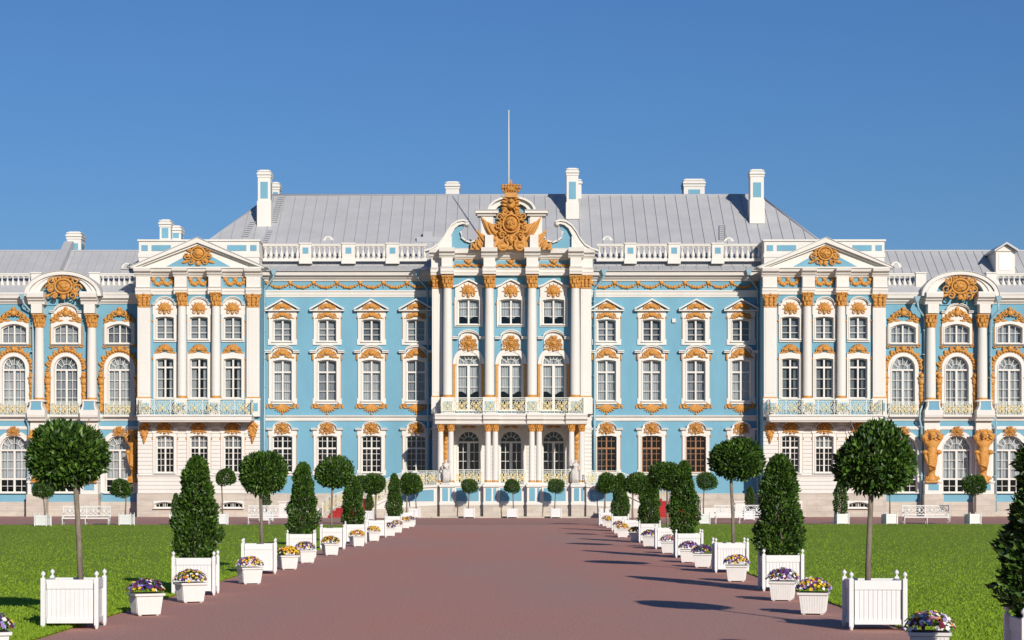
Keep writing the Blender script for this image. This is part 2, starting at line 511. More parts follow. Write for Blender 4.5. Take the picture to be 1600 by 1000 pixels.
def shell(mb, cx, cz, w, h, y=-0.05, rays=11):
    for i in range(rays):
        a = PI * (0.06 + 0.88 * i / (rays - 1))
        L = 1 / math.hypot(math.cos(a) / (w * 0.36), math.sin(a) / (h * 0.62))
        mb.petal((cx, y - 0.02, cz - h * 0.15), a, L, w * 0.085, 0.07)
    mb.blob((cx, y - 0.1, cz + h * 0.02), (w * 0.12, 0.12, h * 0.2))
    for e in (-1, 1):
        mb.spiral((cx + e * w * 0.27, y - 0.04, cz - h * 0.2), w * 0.13, 1.2, w * 0.035, PI * (0.5), -e, 9)
        mb.petal((cx + e * w * 0.3, y, cz - h * 0.3), PI / 2 * (1 - e) - e * 0.25, w * 0.22, h * 0.18, 0.06)
        mb.petal((cx + e * w * 0.1, y, cz - h * 0.3), PI / 2 * (1 - e), w * 0.3, h * 0.16, 0.07)
        mb.blob((cx + e * w * 0.16, y - 0.08, cz - h * 0.26), (w * 0.06, 0.08, h * 0.09))
def cartouche(mb, cx, cz, w, h, y=-0.08, rnd=random.Random(5)):
    mb.blob((cx, y - 0.04, cz), (w * 0.19, 0.16, h * 0.22), 0, 12, 7)
    pts = [(cx + w * 0.235 * math.cos(t * PI / 9), y - 0.1, cz + h * 0.27 * math.sin(t * PI / 9)) for t in range(19)]
    mb.tube(pts, w * 0.035, 6)
    mb.blob((cx, y - 0.2, cz), (w * 0.09, 0.12, h * 0.1))
    for i in range(22):
        a = 2 * PI * i / 22 + 0.1
        L = rnd.uniform(.12, .26)
        mb.petal((cx + w * 0.25 * math.cos(a), y, cz + h * 0.28 * math.sin(a)), a + rnd.uniform(-0.9, 0.9), w * L, w * 0.085, 0.1)
    for i in range(8):
        mb.blob((cx + w * rnd.uniform(-.12, .12), y - .18, cz + h * rnd.uniform(-.14, .14)), (w * .045, .06, h * .045), 0, 6, 4)
    for e in (-1, 1):
        for (a, b, r) in ((0.34, 0.2, 0.12), (0.38, -0.1, 0.14), (0.25, -0.36, 0.11), (0.16, 0.42, 0.09)):
            mb.spiral((cx + e * w * a, y - 0.08, cz + h * b), w * r, 1.3, w * 0.03, PI / 2 * rnd.randint(0, 3), e, 10)
        mb.petal((cx + e * w * 0.3, y, cz - h * 0.3), PI / 2 * (1 - e) - e * 0.3, w * 0.28, h * 0.13, 0.08)
    mb.petal((cx, y - 0.06, cz + h * 0.3), PI / 2, h * 0.24, w * 0.16, 0.12)
    mb.petal((cx, y - 0.06, cz - h * 0.3), -PI / 2, h * 0.22, w * 0.18, 0.1)
def crest_fan(mb, cx, cz, w, h, y=-0.06):   # wide leafy crest over a wing window
    for i in range(9):
        t = -1 + 2 * i / 8
        z = cz - h * 0.35 + h * 0.55 * (1 - abs(t)) ** 0.7
        mb.petal((cx + t * w * 0.38, y, z - h * 0.1), PI / 2 - t * 0.9, h * 0.34, w * 0.11, 0.09)
    for e in (-1, 1):
        for (a, b, r) in ((0.14, 0.02, 0.1), (0.28, -0.16, 0.1), (0.4, -0.32, 0.08)):
            mb.spiral((cx + e * w * a, y - 0.07, cz + h * b), w * r, 1.3, w * 0.028, PI / 2, -e, 10)
        mb.petal((cx + e * w * 0.3, y, cz - h * 0.38), PI / 2 * (1 - e) - e * 0.3, w * 0.24, h * 0.18, 0.08)
        mb.petal((cx + e * w * 0.08, y, cz - h * 0.38), PI / 2 * (1 - e), w * 0.26, h * 0.14, 0.08)
    mb.blob((cx, y - 0.12, cz + h * 0.08), (w * 0.1, 0.14, h * 0.2))
    mb.petal((cx, y - 0.06, cz + h * 0.22), PI / 2, h * 0.26, w * 0.16, 0.1)
def apron(mb, cx, zt, w, h, y=-0.05):       # hanging fan under a sill
    for i in range(9):
        a = -PI * (0.12 + 0.76 * i / 8)
        L = 1 / math.hypot(math.cos(a) / (w * 0.36), math.sin(a) / (h * 0.85))
        mb.petal((cx, y - 0.02, zt), a, L, w * 0.08, 0.07)
    for e in (-1, 1):
        mb.spiral((cx + e * w * 0.34, y - 0.03, zt - h * 0.16), w * 0.1, 1.2, w * 0.03, PI / 2, -e, 9)
        mb.petal((cx + e * w * 0.26, y, zt - h * 0.06), PI / 2 * (1 - e), w * 0.24, h * 0.13, 0.05)
    mb.blob((cx, y - 0.05, zt - h * 0.9), (w * 0.04, 0.06, h * 0.1))
def garland(mb, x0, x1, n, zt, drop, y):
    y += .03
    for i in range(n):
        a = x0 + (x1 - x0) * i / n; b = x0 + (x1 - x0) * (i + 1) / n
        k = 9
        for j in range(1, k):
            t = j / k
            r = drop * (0.12 + 0.13 * math.sin(t * PI)) * (1.12 if j % 2 else 0.85)
            mb.blob((a + (b - a) * t, y - 0.06, zt - drop * 0.25 - drop * 0.55 * math.sin(t * PI)), (r, r * 0.8, r), 0, 6, 4)
    for i in range(n + 1):
        a = x0 + (x1 - x0) * i / n
        q = drop * 0.26
        mb.blob((a, y - 0.08, zt - drop * 0.22), (q, 0.12, q), 0, 7, 4)
        for e in (-1, 1):
            mb.petal((a, y - 0.05, zt - drop * 0.1), PI / 2 - e * 1.1, drop * 0.45, drop * 0.2, 0.06)
        mb.petal((a, y - 0.05, zt - drop * 0.3), -PI / 2, drop * 0.6, drop * 0.2, 0.06)
def herm(mb, cx, z0, z1, w, y=-0.1):        # bracket figure beside a window
    h = z1 - z0
    mb.blob((cx, y - 0.1, z1 - h * 0.1), (w * 0.36, 0.2, h * 0.07))
    mb.blob((cx, y - 0.04, z1 - h * 0.24), (w * 0.5, 0.2, h * 0.1))
    for e in (-1, 1):
        mb.petal((cx + e * w * 0.1, y - 0.05, z1 - h * 0.2), PI / 2 - e * 0.9, w * 0.7, w * 0.25, 0.1)
    for i in range(7):
        t = i / 6
        mb.blob((cx + w * 0.1 * math.sin(i * 2.1), y, z1 - h * (0.36 + 0.56 * t)), (w * (0.42 - 0.2 * t), 0.14, h * 0.075), 0.3 * (-1) ** i)
    mb.spiral((cx, y - 0.03, z0 + h * 0.06), w * 0.35, 1.2, w * 0.1, 0, 1, 9)
def trophy(mb, cx, z0, z1, w, y=-0.1):
    h = z1 - z0
    for i in range(12):
        t = i / 11
        a = -PI / 2 + (0.8 * (1 - t)) * (-1) ** i
        mb.petal((cx, y - 0.04 * (i % 3), z1 - h * 0.62 * t), a, h * 0.36, w * (0.42 - 0.12 * t), 0.1)
    mb.blob((cx, y - 0.12, z1 - h * 0.12), (w * 0.35, 0.16, h * 0.09))
    mb.blob((cx, y - 0.1, z1 - h * 0.62), (w * 0.34, 0.16, h * 0.08))
def capital(mb, cx, cy, z0, z1, r, square=False, depth=None):
    h = z1 - z0
    if square:
        d = depth or r
        mb.frustum(cx, cy, z0, z0 + h * 0.6, r * 0.86, r * 0.88, d * 0.86, d * 0.9); mb.frustum(cx, cy, z0 + h * .6, z0 + h * 0.9, r * 0.88, r * 1.18, d * 0.9, d * 1.15)
        mb.box(cx - r * 1.02, cx + r * 1.02, cy - d * 1.04, cy, z0 - .04, z0 + h * .05)
        mb.box(cx - r * 1.3, cx + r * 1.3, cy - d * 1.3, cy + d * 1.1, z1 - h * 0.1, z1)
        xs = 3
        for row, (zz, hh, out) in enumerate(((0.02, 0.42, 1.06), (0.34, 0.42, 1.14))):
            for i in range(xs):
                t = -1 + 2 * (i + (0.5 if row else 0.5)) / xs
                mb.petal((cx + t * r * (.92 + .12 * row), cy - d * out + .02, z0 + h * zz), PI / 2 - t * .25, h * hh, 1.9 * r / xs, 0.12)
                mb.blob((cx + t * r, cy - d * out - 0.07, z0 + h * (zz + hh * 0.88)), (r / xs * .8, 0.10, h * 0.07), 0, 6, 4)
        for e in (-1, 1):
            mb.spiral((cx + e * r * 1.02, cy - d * 1.25, z0 + h * 0.78), r * 0.34, 1.3, r * 0.11, PI / 2, e, 9)
        mb.blob((cx, cy - d * 1.3, z0 + h * 0.93), (r * 0.26, 0.08, h * 0.12))
        return
    mb.lathe(cx, cy, [(r * 0.9, z0), (r * 1.08, z0 + h * 0.06), (r * 0.9, z0 + h * 0.1), (r * 1.0, z0 + h * 0.6), (r * 1.3, z0 + h * 0.88)], 12)
    o = r * 1.38
    mb.box(cx - o, cx + o, cy - o, cy + o, z1 - h * 0.1, z1)
    for row, (zz, hh, rr, n) in enumerate(((0.04, 0.4, 1.0, 8), (0.34, 0.4, 1.08, 8))):
        for i in range(n):
            a = 2 * PI * (i + 0.5 * row) / n
            x, y = cx + math.cos(a) * r * rr, cy + math.sin(a) * r * rr
            mb.petal((x, y, z0 + h * zz), PI / 2, h * hh, r * 0.62, r * 0.2)
            mb.blob((x + math.cos(a) * r * 0.16, y + math.sin(a) * r * 0.16, z0 + h * (zz + hh * 0.86)), (r * 0.22, r * 0.2, h * 0.06), 0, 6, 4)
    for ex in (-1, 1):
        for ey in (-1, 1):
            mb.spiral((cx + ex * r * 1.12, cy + ey * r * 1.12, z0 + h * 0.78), r * 0.26, 1.3, r * 0.1, PI / 2, ex, 8)
    mb.blob((cx, cy - o, z0 + h * 0.93), (r * 0.24, r * 0.12, h * 0.1))

def column(D, px, yt, yb, r, cap, y=None, base=True, engaged=True):
    """round column: shaft from yt (top) to yb (px rows), capital above of cap px"""
    y = D if y is None else y
    zt, zb = Z(yt, y), Z(yb, y)
    x = X(px, y)
    mb = MB()
    hh = zt - zb
    prof = [(r, zb)] + [(r * (1.0 - 0.13 * max(0, (i / 8 - 0.3) / 0.7) ** 1.3), zb + hh * i / 8) for i in range(1, 9)]
    mb.lathe(0, 0, prof, 24)
    o = mb.build('column', 'white', palace, (x, y - PD, 0))
    c = MB(); capital(c, 0, 0, zt, zt + W(cap, y), r * 0.9)
    c.build('capital', 'gold', o)
    if base:
        b = MB(); b.lathe(0, 0, [(r * 1.25, zb - 0.10), (r * 1.3, zb - 0.05), (r * 1.02, zb + 0.02), (r * 1.1, zb + 0.06), (r * 1.0, zb + 0.1)], 20)
        b.build('base_ring', 'gold', o)
        b = MB(); b.box(-r * 1.35, r * 1.35, -r * 1.35, r * 1.35, zb - 0.22, zb - 0.10)
        b.build('base', 'white', o)
    return o
def pilaster(D, x0, x1, yt, yb, cap, proud=0.3, base=True):
    zt, zb = Z(yt, D), Z(yb, D)
    a, b_ = X(x0, D), X(x1, D); c = (a + b_) / 2; r = (b_ - a) / 2
    mb = MB(); mb.box(-r, r, -proud, 0.02, zb, zt)
    mb.box(-r * 0.72, r * 0.72, -proud - 0.025, -proud + 0.01, zb + 0.25, zt - 0.2)
    o = mb.build('pilaster', 'white', palace, (c, D - PD, 0))
    k = MB(); capital(k, 0, -proud * 0.5, zt, zt + W(cap, D), r, True, proud * 0.62)
    k.build('capital', 'gold', o)
    if base:
        k = MB(); k.box(-r * 1.1, r * 1.1, -proud - 0.07, 0.02, zb - 0.1, zb + 0.003); k.build('base_ring', 'gold', o)
        k = MB(); k.box(-r * 1.14, r * 1.14, -proud - 0.1, 0.02, zb - 0.26, zb - 0.1); k.build('base', 'white', o)
    return o

# ---- walls with real openings
def wall(name, m, x0, x1, z0, z1, D, holes, thick=0.0):
    xs = {x0, x1}; zs = {z0, z1}
    for (a, b, c, d) in holes:
        for q in (a, b):
            if x0 < q < x1: xs.add(q)
        for q in (c, d):
            if z0 < q < z1: zs.add(q)
    xs = sorted(xs); zs = sorted(zs)
    mb = MB(); idx = {}
    vs = []; fs = []
    def vi(i, j):
        if (i, j) not in idx:
            idx[(i, j)] = len(vs); vs.append((xs[i], 0, zs[j]))
        return idx[(i, j)]
    for i in range(len(xs) - 1):
        for j in range(len(zs) - 1):
            cx, cz = (xs[i] + xs[i + 1]) / 2, (zs[j] + zs[j + 1]) / 2
            if any(a < cx < b and c < cz < d for a, b, c, d in holes): continue
            fs.append((vi(i, j), vi(i + 1, j), vi(i + 1, j + 1), vi(i, j + 1)))
    mb.add(vs, fs)
    return mb.build(name, m, palace, (0, D - PD, 0))

def outline(hw, z0, zc, shape, rise, n=12):
    """opening outline: bottom left, bottom right, then the head from right to left"""
    pts = [(-hw, z0), (hw, z0)]
    for i in range(n + 1):
        t = i / n
        if shape == 'arch':
            a = PI * t
            pts.append((hw * math.cos(a), zc - hw + hw * math.sin(a)))
        else:
            x = hw - 2 * hw * t
            pts.append((x, zc - rise * (x / hw) ** 2))
    return pts
def holes_for(cx, hw, z0, zc, shape, rise):
    if shape != 'arch':
        return [(cx - hw - 0.02, cx + hw + 0.02, z0 - 0.02, zc + 0.02)]
    sp = zc - hw
    out = [(cx - hw - 0.02, cx + hw + 0.02, z0 - 0.02, sp + hw * 0.25)]
    k = 5
    for i in range(k):
        t0 = 0.2 + 0.8 * i / k; t1 = 0.2 + 0.8 * (i + 1) / k
        w = math.sqrt(max(0, 1 - t0 * t0)) * hw + 0.02
        out.append((cx - w, cx + w, sp + hw * t0 - 0.01, sp + hw * t1 + 0.02))
    return out

VR = random.Random(19)
class Win:
    """a window type: prototype part with sub-parts, stamped along the facade"""
    def __init__(s, D, hw, yt, yb, WW, st, sb, shape='seg', rise=2.0, proud=0.12, cols=2, rows=(), transoms=(), fan=False,
                 hood=None, orn=(), curtain='sheer', sash='white', ears=True, lines=True, mull=2.6):
        s.D = D
        w = lambda q: q * D / F
        z = lambda y: Z(y, D)
        s.hw, s.z0, s.zc, s.shape, s.rise = w(hw), z(yb), z(yt), shape, w(rise)
        s.proto = None; s.args = (WW, st, sb, proud, cols, rows, transoms, fan, hood, orn, curtain, sash, ears, lines, mull)
    def make(s):
        WW, st, sb, proud, cols, rows, transoms, fan, hood, orn, curtain, sash, ears, lines, mull = s.args
        D = s.D; w = lambda q: q * D / F; z = lambda y: Z(y, D)
        hw, z0, zc = s.hw, s.z0, s.zc
        inn = outline(hw, z0, zc, s.shape, s.rise)
        n = len(inn)
        if s.shape == 'arch':
            Ro = w(WW); sp = zc - hw
            out = [(-Ro, z(sb)), (Ro, z(sb))] + [(Ro * math.cos(PI * t / 12), sp + Ro * math.sin(PI * t / 12)) for t in range(13)]
        else:
            out = [(-w(WW), z(sb)), (w(WW), z(sb))] + [(w(WW) * (1 - 2 * t / 12), z(st)) for t in range(13)]
        mb = MB()
        vs = [(x, -proud, q) for x, q in out] + [(x, -proud, q) for x, q in inn] + [(x, 0.01, q) for x, q in out] + [(x, 0.26, q) for x, q in inn]
        fs = []
        for i in range(n):
            j = (i + 1) % n
            fs += [(i, j, n + j, n + i), (2 * n + i, 2 * n + j, j, i), (n + i, n + j, 3 * n + j, 3 * n + i)]
        mb.add(vs, fs)
        # raised inner moulding
        k = w(1.3)
        ctr = (0, (z0 + zc) / 2)
        def off(p, d):
            x, q = p
            if s.shape == 'arch' and q > zc - hw:
                L = math.hypot(x, q - (zc - hw)) or 1
                return (x * (L + d) / L, (zc - hw) + (q - (zc - hw)) * (L + d) / L)
            return (x + (d if x > 0 else -d if x < 0 else 0), q + (d if q > ctr[1] else -d))
        a = [off(p, 0.005) for p in inn]; b = [off(p, k) for p in inn]
        vs = [(x, -proud - 0.05, q) for x, q in a] + [(x, -proud - 0.05, q) for x, q in b] + [(x, -proud + 0.01, q) for x, q in a] + [(x, -proud + 0.01, q) for x, q in b]
        fs = []
        for i in range(n):
            j = (i + 1) % n
            fs += [(i, j, n + j, n + i), (i, j, 2 * n + j, 2 * n + i), (n + i, n + j, 3 * n + j, 3 * n + i)]
        mb.add(vs, fs)
        # sill
        mb.box(-hw - w(2.5), hw + w(2.5), -proud - 0.14, 0.2, z0 - w(1.6), z0 - 0.004)
        if ears and s.shape != 'arch':
            for e in (-1, 1):
                mb.box(e * (w(WW) - 0.02), e * (w(WW) + w(1.7)), -proud + 0.02, 0.02, z(sb) + 0.004, z(sb) + w(9))
                mb.box(e * (w(WW) - 0.02), e * (w(WW) + w(1.4)), -proud + 0.02, 0.02, z(st) - w(8), z(st) - 0.004)
        root = mb.build('window', 'white', palace)
        if lines:
            for e in (-1, 1):
                g = MB()
                if s.shape == 'arch':
                    g.box(e * w(WW), e * (w(WW) + w(1.0)), -proud * 0.6, 0.01, z(sb) + 0.01, zc - hw)
                else:
                    g.box(e * (w(WW) + 0.0), e * (w(WW) + w(0.7)), -proud * 0.4, 0.01, z(sb) + w(9.5), z(st) - w(8.6))
                    g.blob((e * (w(WW) + w(1.4)), -0.06, z(st) - w(9.5)), (w(1.2), 0.07, w(2.4)), 0, 6, 4)
                g.build('side_moulding', 'gold', root)
        # sash
        b = MB(); y0, y1 = 0.15, 0.23; fw = w(1.5)
        inner = [off(p, -fw) for p in inn]
        vs = [(x, y0, q) for x, q in inn] + [(x, y0, q) for x, q in inner] + [(x, y1, q) for x, q in inner]
        fs = []
        for i in range(n):
            j = (i + 1) % n
            fs += [(i, j, n + j, n + i), (n + i, n + j, 2 * n + j, 2 * n + i)]
        b.add(vs, fs)
        sp = zc - hw if s.shape == 'arch' else zc - w(0.3)
        mw = w(mull); tw = w(0.75)
        b.box(-mw / 2, mw / 2, y0 - 0.03, y1, z0, (z(transoms[0]) if fan else sp))
        for t in transoms:
            b.box(-hw + 0.02, hw - 0.02, y0 - 0.04, y1 - 0.01, z(t) - w(1.3), z(t) + w(1.3))
        top = z(transoms[0]) if fan else sp
        for i in range(1, cols):
            if cols % 2 == 0 and i == cols // 2: continue
            xx = -hw + 2 * hw * i / cols
            b.box(xx - tw / 2, xx + tw / 2, y0 + 0.012, y1 - 0.02, z0, top - (0 if fan else w(0.8)))
        for rr in rows:
            b.box(-hw + 0.02, hw - 0.02, y0 + 0.02, y1 - 0.015, z(rr) - tw / 2, z(rr) + tw / 2)
        if fan:
            zs = z(transoms[0]) + w(1.0); rr = hw * 0.46
            b.tube([(rr * math.cos(PI * i / 10), 0.19, zs + rr * math.sin(PI * i / 10)) for i in range(11)], tw * 0.6, 4)
            for i in range(1, 6):
                a = PI * i / 6
                b.bar((rr * math.cos(a), zs + rr * math.sin(a)), ((hw - fw * .5) * math.cos(a), zc - hw + (hw - fw * .5) * math.sin(a)), tw, y0 + 0.025, y1 - 0.03)
        b.build('sash', sash, root)
        p = MB(); p.add([(x, 0.205, q) for x, q in inn], [list(range(n))]); p.build('pane', 'glass', root)
        # curtains, or the painted reflection sheet, behind the glass
        if curtain in ('sheer', 'half', 'gap', 'top', 'long'):
            c = MB(); hgt = zc - z0
            zb = {'sheer': z0, 'half': z0 + hgt * 0.3, 'gap': z0, 'top': z0 + hgt * 0.68, 'long': z0 + hgt * 0.25}[curtain]
            segs = 28
            vs = []; fs = []
            for e in (-1, 1):
                o = len(vs)
                ws = hw * (0.97 if curtain != 'gap' else 0.62)
                for i in range(segs + 1):
                    t = i / segs
                    x = e * (hw - ws * t)
                    yy = 0.42 + 0.05 * math.sin(t * 26 + e)
                    vs.append((x, yy, zb + (0.12 * math.sin(t * 5) if curtain == 'half' else 0))); vs.append((x, yy, zc + 0.05))
                for i in range(segs):
                    fs.append((o + 2 * i, o + 2 * i + 2, o + 2 * i + 3, o + 2 * i + 1))
            c.add(vs, fs, True); c.build('curtain', 'curtain', root)
        elif curtain == 'reflection_sheet':
            c = MB(); c.box(-hw, hw, 0.45, 0.47, z0, zc + 0.05); c.build('reflection_sheet', 'reflection_sheet', root)  # sheet added behind the panes; its grey stands in for reflected sky
        if hood:
            h = MB(); hood(h, w, z, proud); h.build('hood', 'white', root)
        for on in orn:
            g = MB(); on(g, w, z, proud); g.build('relief', 'gold', root)
        return root
    def put(s, px, sash=None, D=None):
        x = X(px, s.D)
        if s.proto is None:
            s.proto = s.make(); o = s.proto
        else:
            o = dup(s.proto, palace)
            for ch in list(o.children):
                k = ch.name.split('.')[0]; v = VR.random()
                if k == 'curtain' and v < .35:
                    ch.data = ch.data.copy(); ch.data.materials[0] = M['curtain_grey']
                elif k == 'reflection_sheet' and v < .3:
                    ch.data = ch.data.copy(); ch.data.materials[0] = M['reflection_sheet_dark']
                elif k in ('curtain', 'reflection_sheet') and v > .985: bpy.data.objects.remove(ch)
        o.location = (x, s.D - PD, 0)
        if sash:
            for ch in o.children:
                if ch.name.startswith('sash'):
                    ch.data = ch.data.copy(); ch.data.materials[0] = M[sash]
        return o
    def holes(s, px):
        return holes_for(X(px, s.D), s.hw, s.z0, s.zc, s.shape, s.rise)

def gable(mb, x0, x1, zb, zt, y0, th, y1=0.0):
    c = (x0 + x1) / 2
    mb.prism([(x0, zb), (x1, zb), (x1, zb + th * 0.7), (x0, zb + th * 0.7)], y0, y1)
    for a, b in ((x0, c), (x1, c)):
        mb.prism([(a, zb + th * 0.72), (b, zt - th), (b, zt), (a, zb + th * 1.7)] if True else [], y0 - 0.03, y1)
def curved_hood(mb, w, hwid, rad, z0, top, th, y0, y1=0.0, wide=None):
    """flat wings and an arched middle"""
    n = 12
    pts = [(-hwid, z0), (-rad, z0)]
    for i in range(1, n):
        a = PI - PI * i / n
        pts.append((rad * math.cos(a), z0 + (top - z0) * math.sin(a)))
    pts += [(rad, z0), (hwid, z0)]
    for i in range(len(pts) - 1):
        a, b = pts[i], pts[i + 1]
        mb.prism([a, b, (b[0], b[1] + th), (a[0], a[1] + th)], y0, y1)
        mb.prism([(a[0], a[1] + th * 0.62), (b[0], b[1] + th * 0.62), (b[0], b[1] + th * 1.03), (a[0], a[1] + th * 1.03)], y0 - 0.1, y1 + 0.01)

# window types -------------------------------------------------
def hoodA(mb, w, z, p):
    mb.prism([(-w(24), z(486.5)), (w(24), z(486.5)), (w(1), z(471)), (-w(1), z(471))], -0.16, 0.0)
    gable(mb, -w(27), w(27), z(486.5), z(467), -0.42, w(2.6))
mainA = Win(160, 14.2, 499.3, 533.4, 21, 486.6, 539, rise=1.6, cols=2, rows=(513.5, 523), hood=hoodA, curtain='reflection_sheet',
            orn=(lambda g, w, z, p: shell(g, 0, z(479.5), w(34), w(12), -0.2), lambda g, w, z, p: shell(g, 0, z(493), w(38), w(10), -p - 0.03)))
def hoodB(mb, w, z, p):
    curved_hood(mb, w, w(27), w(17), z(551.5), z(542.5), w(3.6), -0.34)
    mb.prism([(-w(16), z(552)), (w(16), z(552)), (w(12), z(545.5)), (w(5), z(542)), (-w(5), z(542)), (-w(12), z(545.5))], -0.14, 0.0)
def ornB(g, w, z, p):
    shell(g, 0, z(552), w(38), w(18), -p - 0.04)
def console(e):
    return lambda g, w, z, p: g.petal((e * w(22.5), -p, z(552)), -PI / 2, w(12), w(3.2), 0.08)
def ornB2(g, w, z, p):
    apron(g, 0, z(632), w(48), w(16), -0.06)
    for i in range(9):
        x = -w(24) + w(48) * i / 8
        if abs(x) > w(13):
            g.petal((x, -0.05, z(632)), -PI / 2, w(7), w(4), 0.05)
mainB = Win(160, 14.6, 562.5, 626.2, 21, 551.6, 631.5, rise=2, cols=2, rows=(596.5, 611), transoms=(581.5,), hood=hoodB, curtain='sheer', orn=(ornB, ornB2, console(-1), console(1)))
def hoodC(mb, w, z, p):
    curved_hood(mb, w, w(25), w(15), z(672), z(661.5), w(3), -0.3)
    mb.prism([(-w(19), z(681)), (w(19), z(681)), (w(15), z(672)), (w(12), z(663.5)), (w(5), z(660.5)), (-w(5), z(660.5)), (-w(12), z(663.5)), (-w(15), z(672))], -0.15, 0.0)
mainC = Win(160, 15.4, 680.5, 738, 21, 671.5, 743, rise=2.2, cols=4, rows=(689, 709, 718.5, 728), transoms=(700.5,), hood=hoodC, curtain='none', mull=2.2,
            orn=(lambda g, w, z, p: cartouche(g, 0, z(668.5), w(23), w(20), -0.2),))

PC = 157.0
def hoodD(mb, w, z, p):
    curved_hood(mb, w, w(19), w(14.5), z(477), z(466.5), w(3), -0.28)
    mb.prism([(-w(19), z(492)), (w(19), z(492)), (w(19), z(477)), (w(14), z(475)), (w(10), z(469)), (0, z(465.5)), (-w(10), z(469)), (-w(14), z(475)), (-w(19), z(477))], -0.13, 0.0)
pavA = Win(PC, 14, 495, 530, 18, 491.5, 534.5, rise=1.6, cols=2, rows=(508.5, 519.5), hood=hoodD, curtain='reflection_sheet', ears=False,
           orn=(lambda g, w, z, p: sun_mask(g, 0, z(482), w(29), w(19), -0.17),))
pavB = Win(PC, 13.6, 560, 622, 18, 551, 624, rise=1.6, cols=2, rows=(592, 607), transoms=(574,), curtain='gap', ears=False,
           orn=(lambda g, w, z, p: shell(g, 0, z(545), w(35), w(18), -0.1),))
def hoodF(mb, w, z, p):
    curved_hood(mb, w, w(22), w(14), z(671), z(661), w(2.6), -0.26)
    mb.prism([(-w(20), z(677)), (w(20), z(677)), (w(20), z(671)), (w(12), z(670)), (w(8), z(663)), (0, z(660)), (-w(8), z(663)), (-w(12), z(670)), (-w(20), z(671))], -0.16, 0.0)
pavC = Win(PC, 13.9, 680.5, 738.5, 18.5, 676, 741, rise=2, cols=4, rows=(689, 708, 717.5, 727), transoms=(699.5,), hood=hoodF, curtain='top', ears=False, mull=2.4,
           orn=(lambda g, w, z, p: cartouche(g, 0, z(668), w(23), w(20), -0.2),))

def hoodG(mb, w, z, p):
    pts = [(-24, 447), (-16, 444.5), (-8, 439.5), (0, 436), (8, 439.5), (16, 444.5), (24, 447)]
    for a, b in zip(pts, pts[1:]):
        mb.prism([(w(a[0]), z(a[1] + 2.6)), (w(b[0]), z(b[1] + 2.6)), (w(b[0]), z(b[1])), (w(a[0]), z(a[1]))], -0.36, 0.0)
    mb.prism([(-w(21), z(465)), (w(21), z(465)), (w(21), z(449.5)), (w(8), z(443)), (0, z(440)), (-w(8), z(443)), (-w(21), z(449.5))], -0.13, 0.0)
portA = Win(PC, 16.6, 467.5, 507, 22, 464.8, 510.5, rise=1.8, cols=2, rows=(480.5, 494), hood=hoodG, curtain='half', ears=False,
            orn=(lambda g, w, z, p: sun_mask(g, 0, z(454.5), w(30), w(22), -0.17),))
def hoodH(mb, w, z, p):
    curved_hood(mb, w, w(25), w(16.5), z(530), z(519), w(3.6), -0.34)
    mb.prism([(-w(14), z(556)), (w(14), z(556)), (w(15), z(530)), (w(11), z(522)), (0, z(517.5)), (-w(11), z(522)), (-w(15), z(530))], -0.10, 0.0)
def ornH(g, w, z, p):
    cartouche(g, 0, z(537), w(27), w(24), -0.16)
def ornH2(e):
    def f(g, w, z, p):
        g.box(e * w(18.8), e * w(24.8), -p - 0.05, -p + 0.02, z(571), z(569))
        g.box(e * w(20.4), e * w(24.4), -p - 0.03, -p + 0.02, z(638), z(571.01))
    return f
portB = Win(PC, 17.6, 549.5, 641, 24.5, 543, 641, shape='arch', cols=2, rows=(588.5, 604.5, 622), transoms=(570,), fan=True, hood=hoodH, curtain='half', mull=4.2,
            orn=(ornH, ornH2(-1), ornH2(1)), lines=False)
def ornI(g, w, z, p):
    shell(g, 0, z(665), w(22), w(9), -0.2)
portC = Win(PC, 17.2, 673, 756, 23, 668, 757, shape='arch', cols=4, rows=(706.5, 720.5, 734), transoms=(691,), fan=True, curtain='none', mull=4.6, lines=False, orn=(ornI,))

def wingHood(mb, w, z, p):
    curved_hood(mb, w, w(25), w(18), z(489), z(477), w(3), -0.3)
    mb.prism([(-w(23), z(503)), (w(23), z(503)), (w(23), z(489)), (w(17), z(487)), (w(11), z(479)), (0, z(475.5)), (-w(11), z(479)), (-w(17), z(487)), (-w(23), z(489))], -0.11, 0.0)
def ornJ(g, w, z, p):
    crest_fan(g, 0, z(491.5), w(47), w(25), -0.13)
    for e in (-1, 1):
        g.box(e * w(24.2), e * w(25.6), -0.1, 0.0, z(538), z(510))
        g.spiral((e * w(23.5), -0.1, z(541)), w(3.6), 1.2, w(1.1), 0, e, 8)
    for i in range(7):
        g.petal((w(-20 + 40 * i / 6), -0.06, z(542)), 0, w(7), w(2.6), 0.05)
wingA = Win(160, 19.4, 506.5, 536.5, 23.5, 502, 539.5, rise=6, cols=4, rows=(520.5,), curtain='reflection_sheet', ears=False, lines=False, mull=2.4, orn=(ornJ,))
wingA2 = Win(160, 19.4, 506.5, 536.5, 23.5, 502, 539.5, rise=6, cols=4, rows=(520.5,), curtain='reflection_sheet', ears=False, lines=False, mull=2.4, orn=(ornJ,), hood=wingHood)
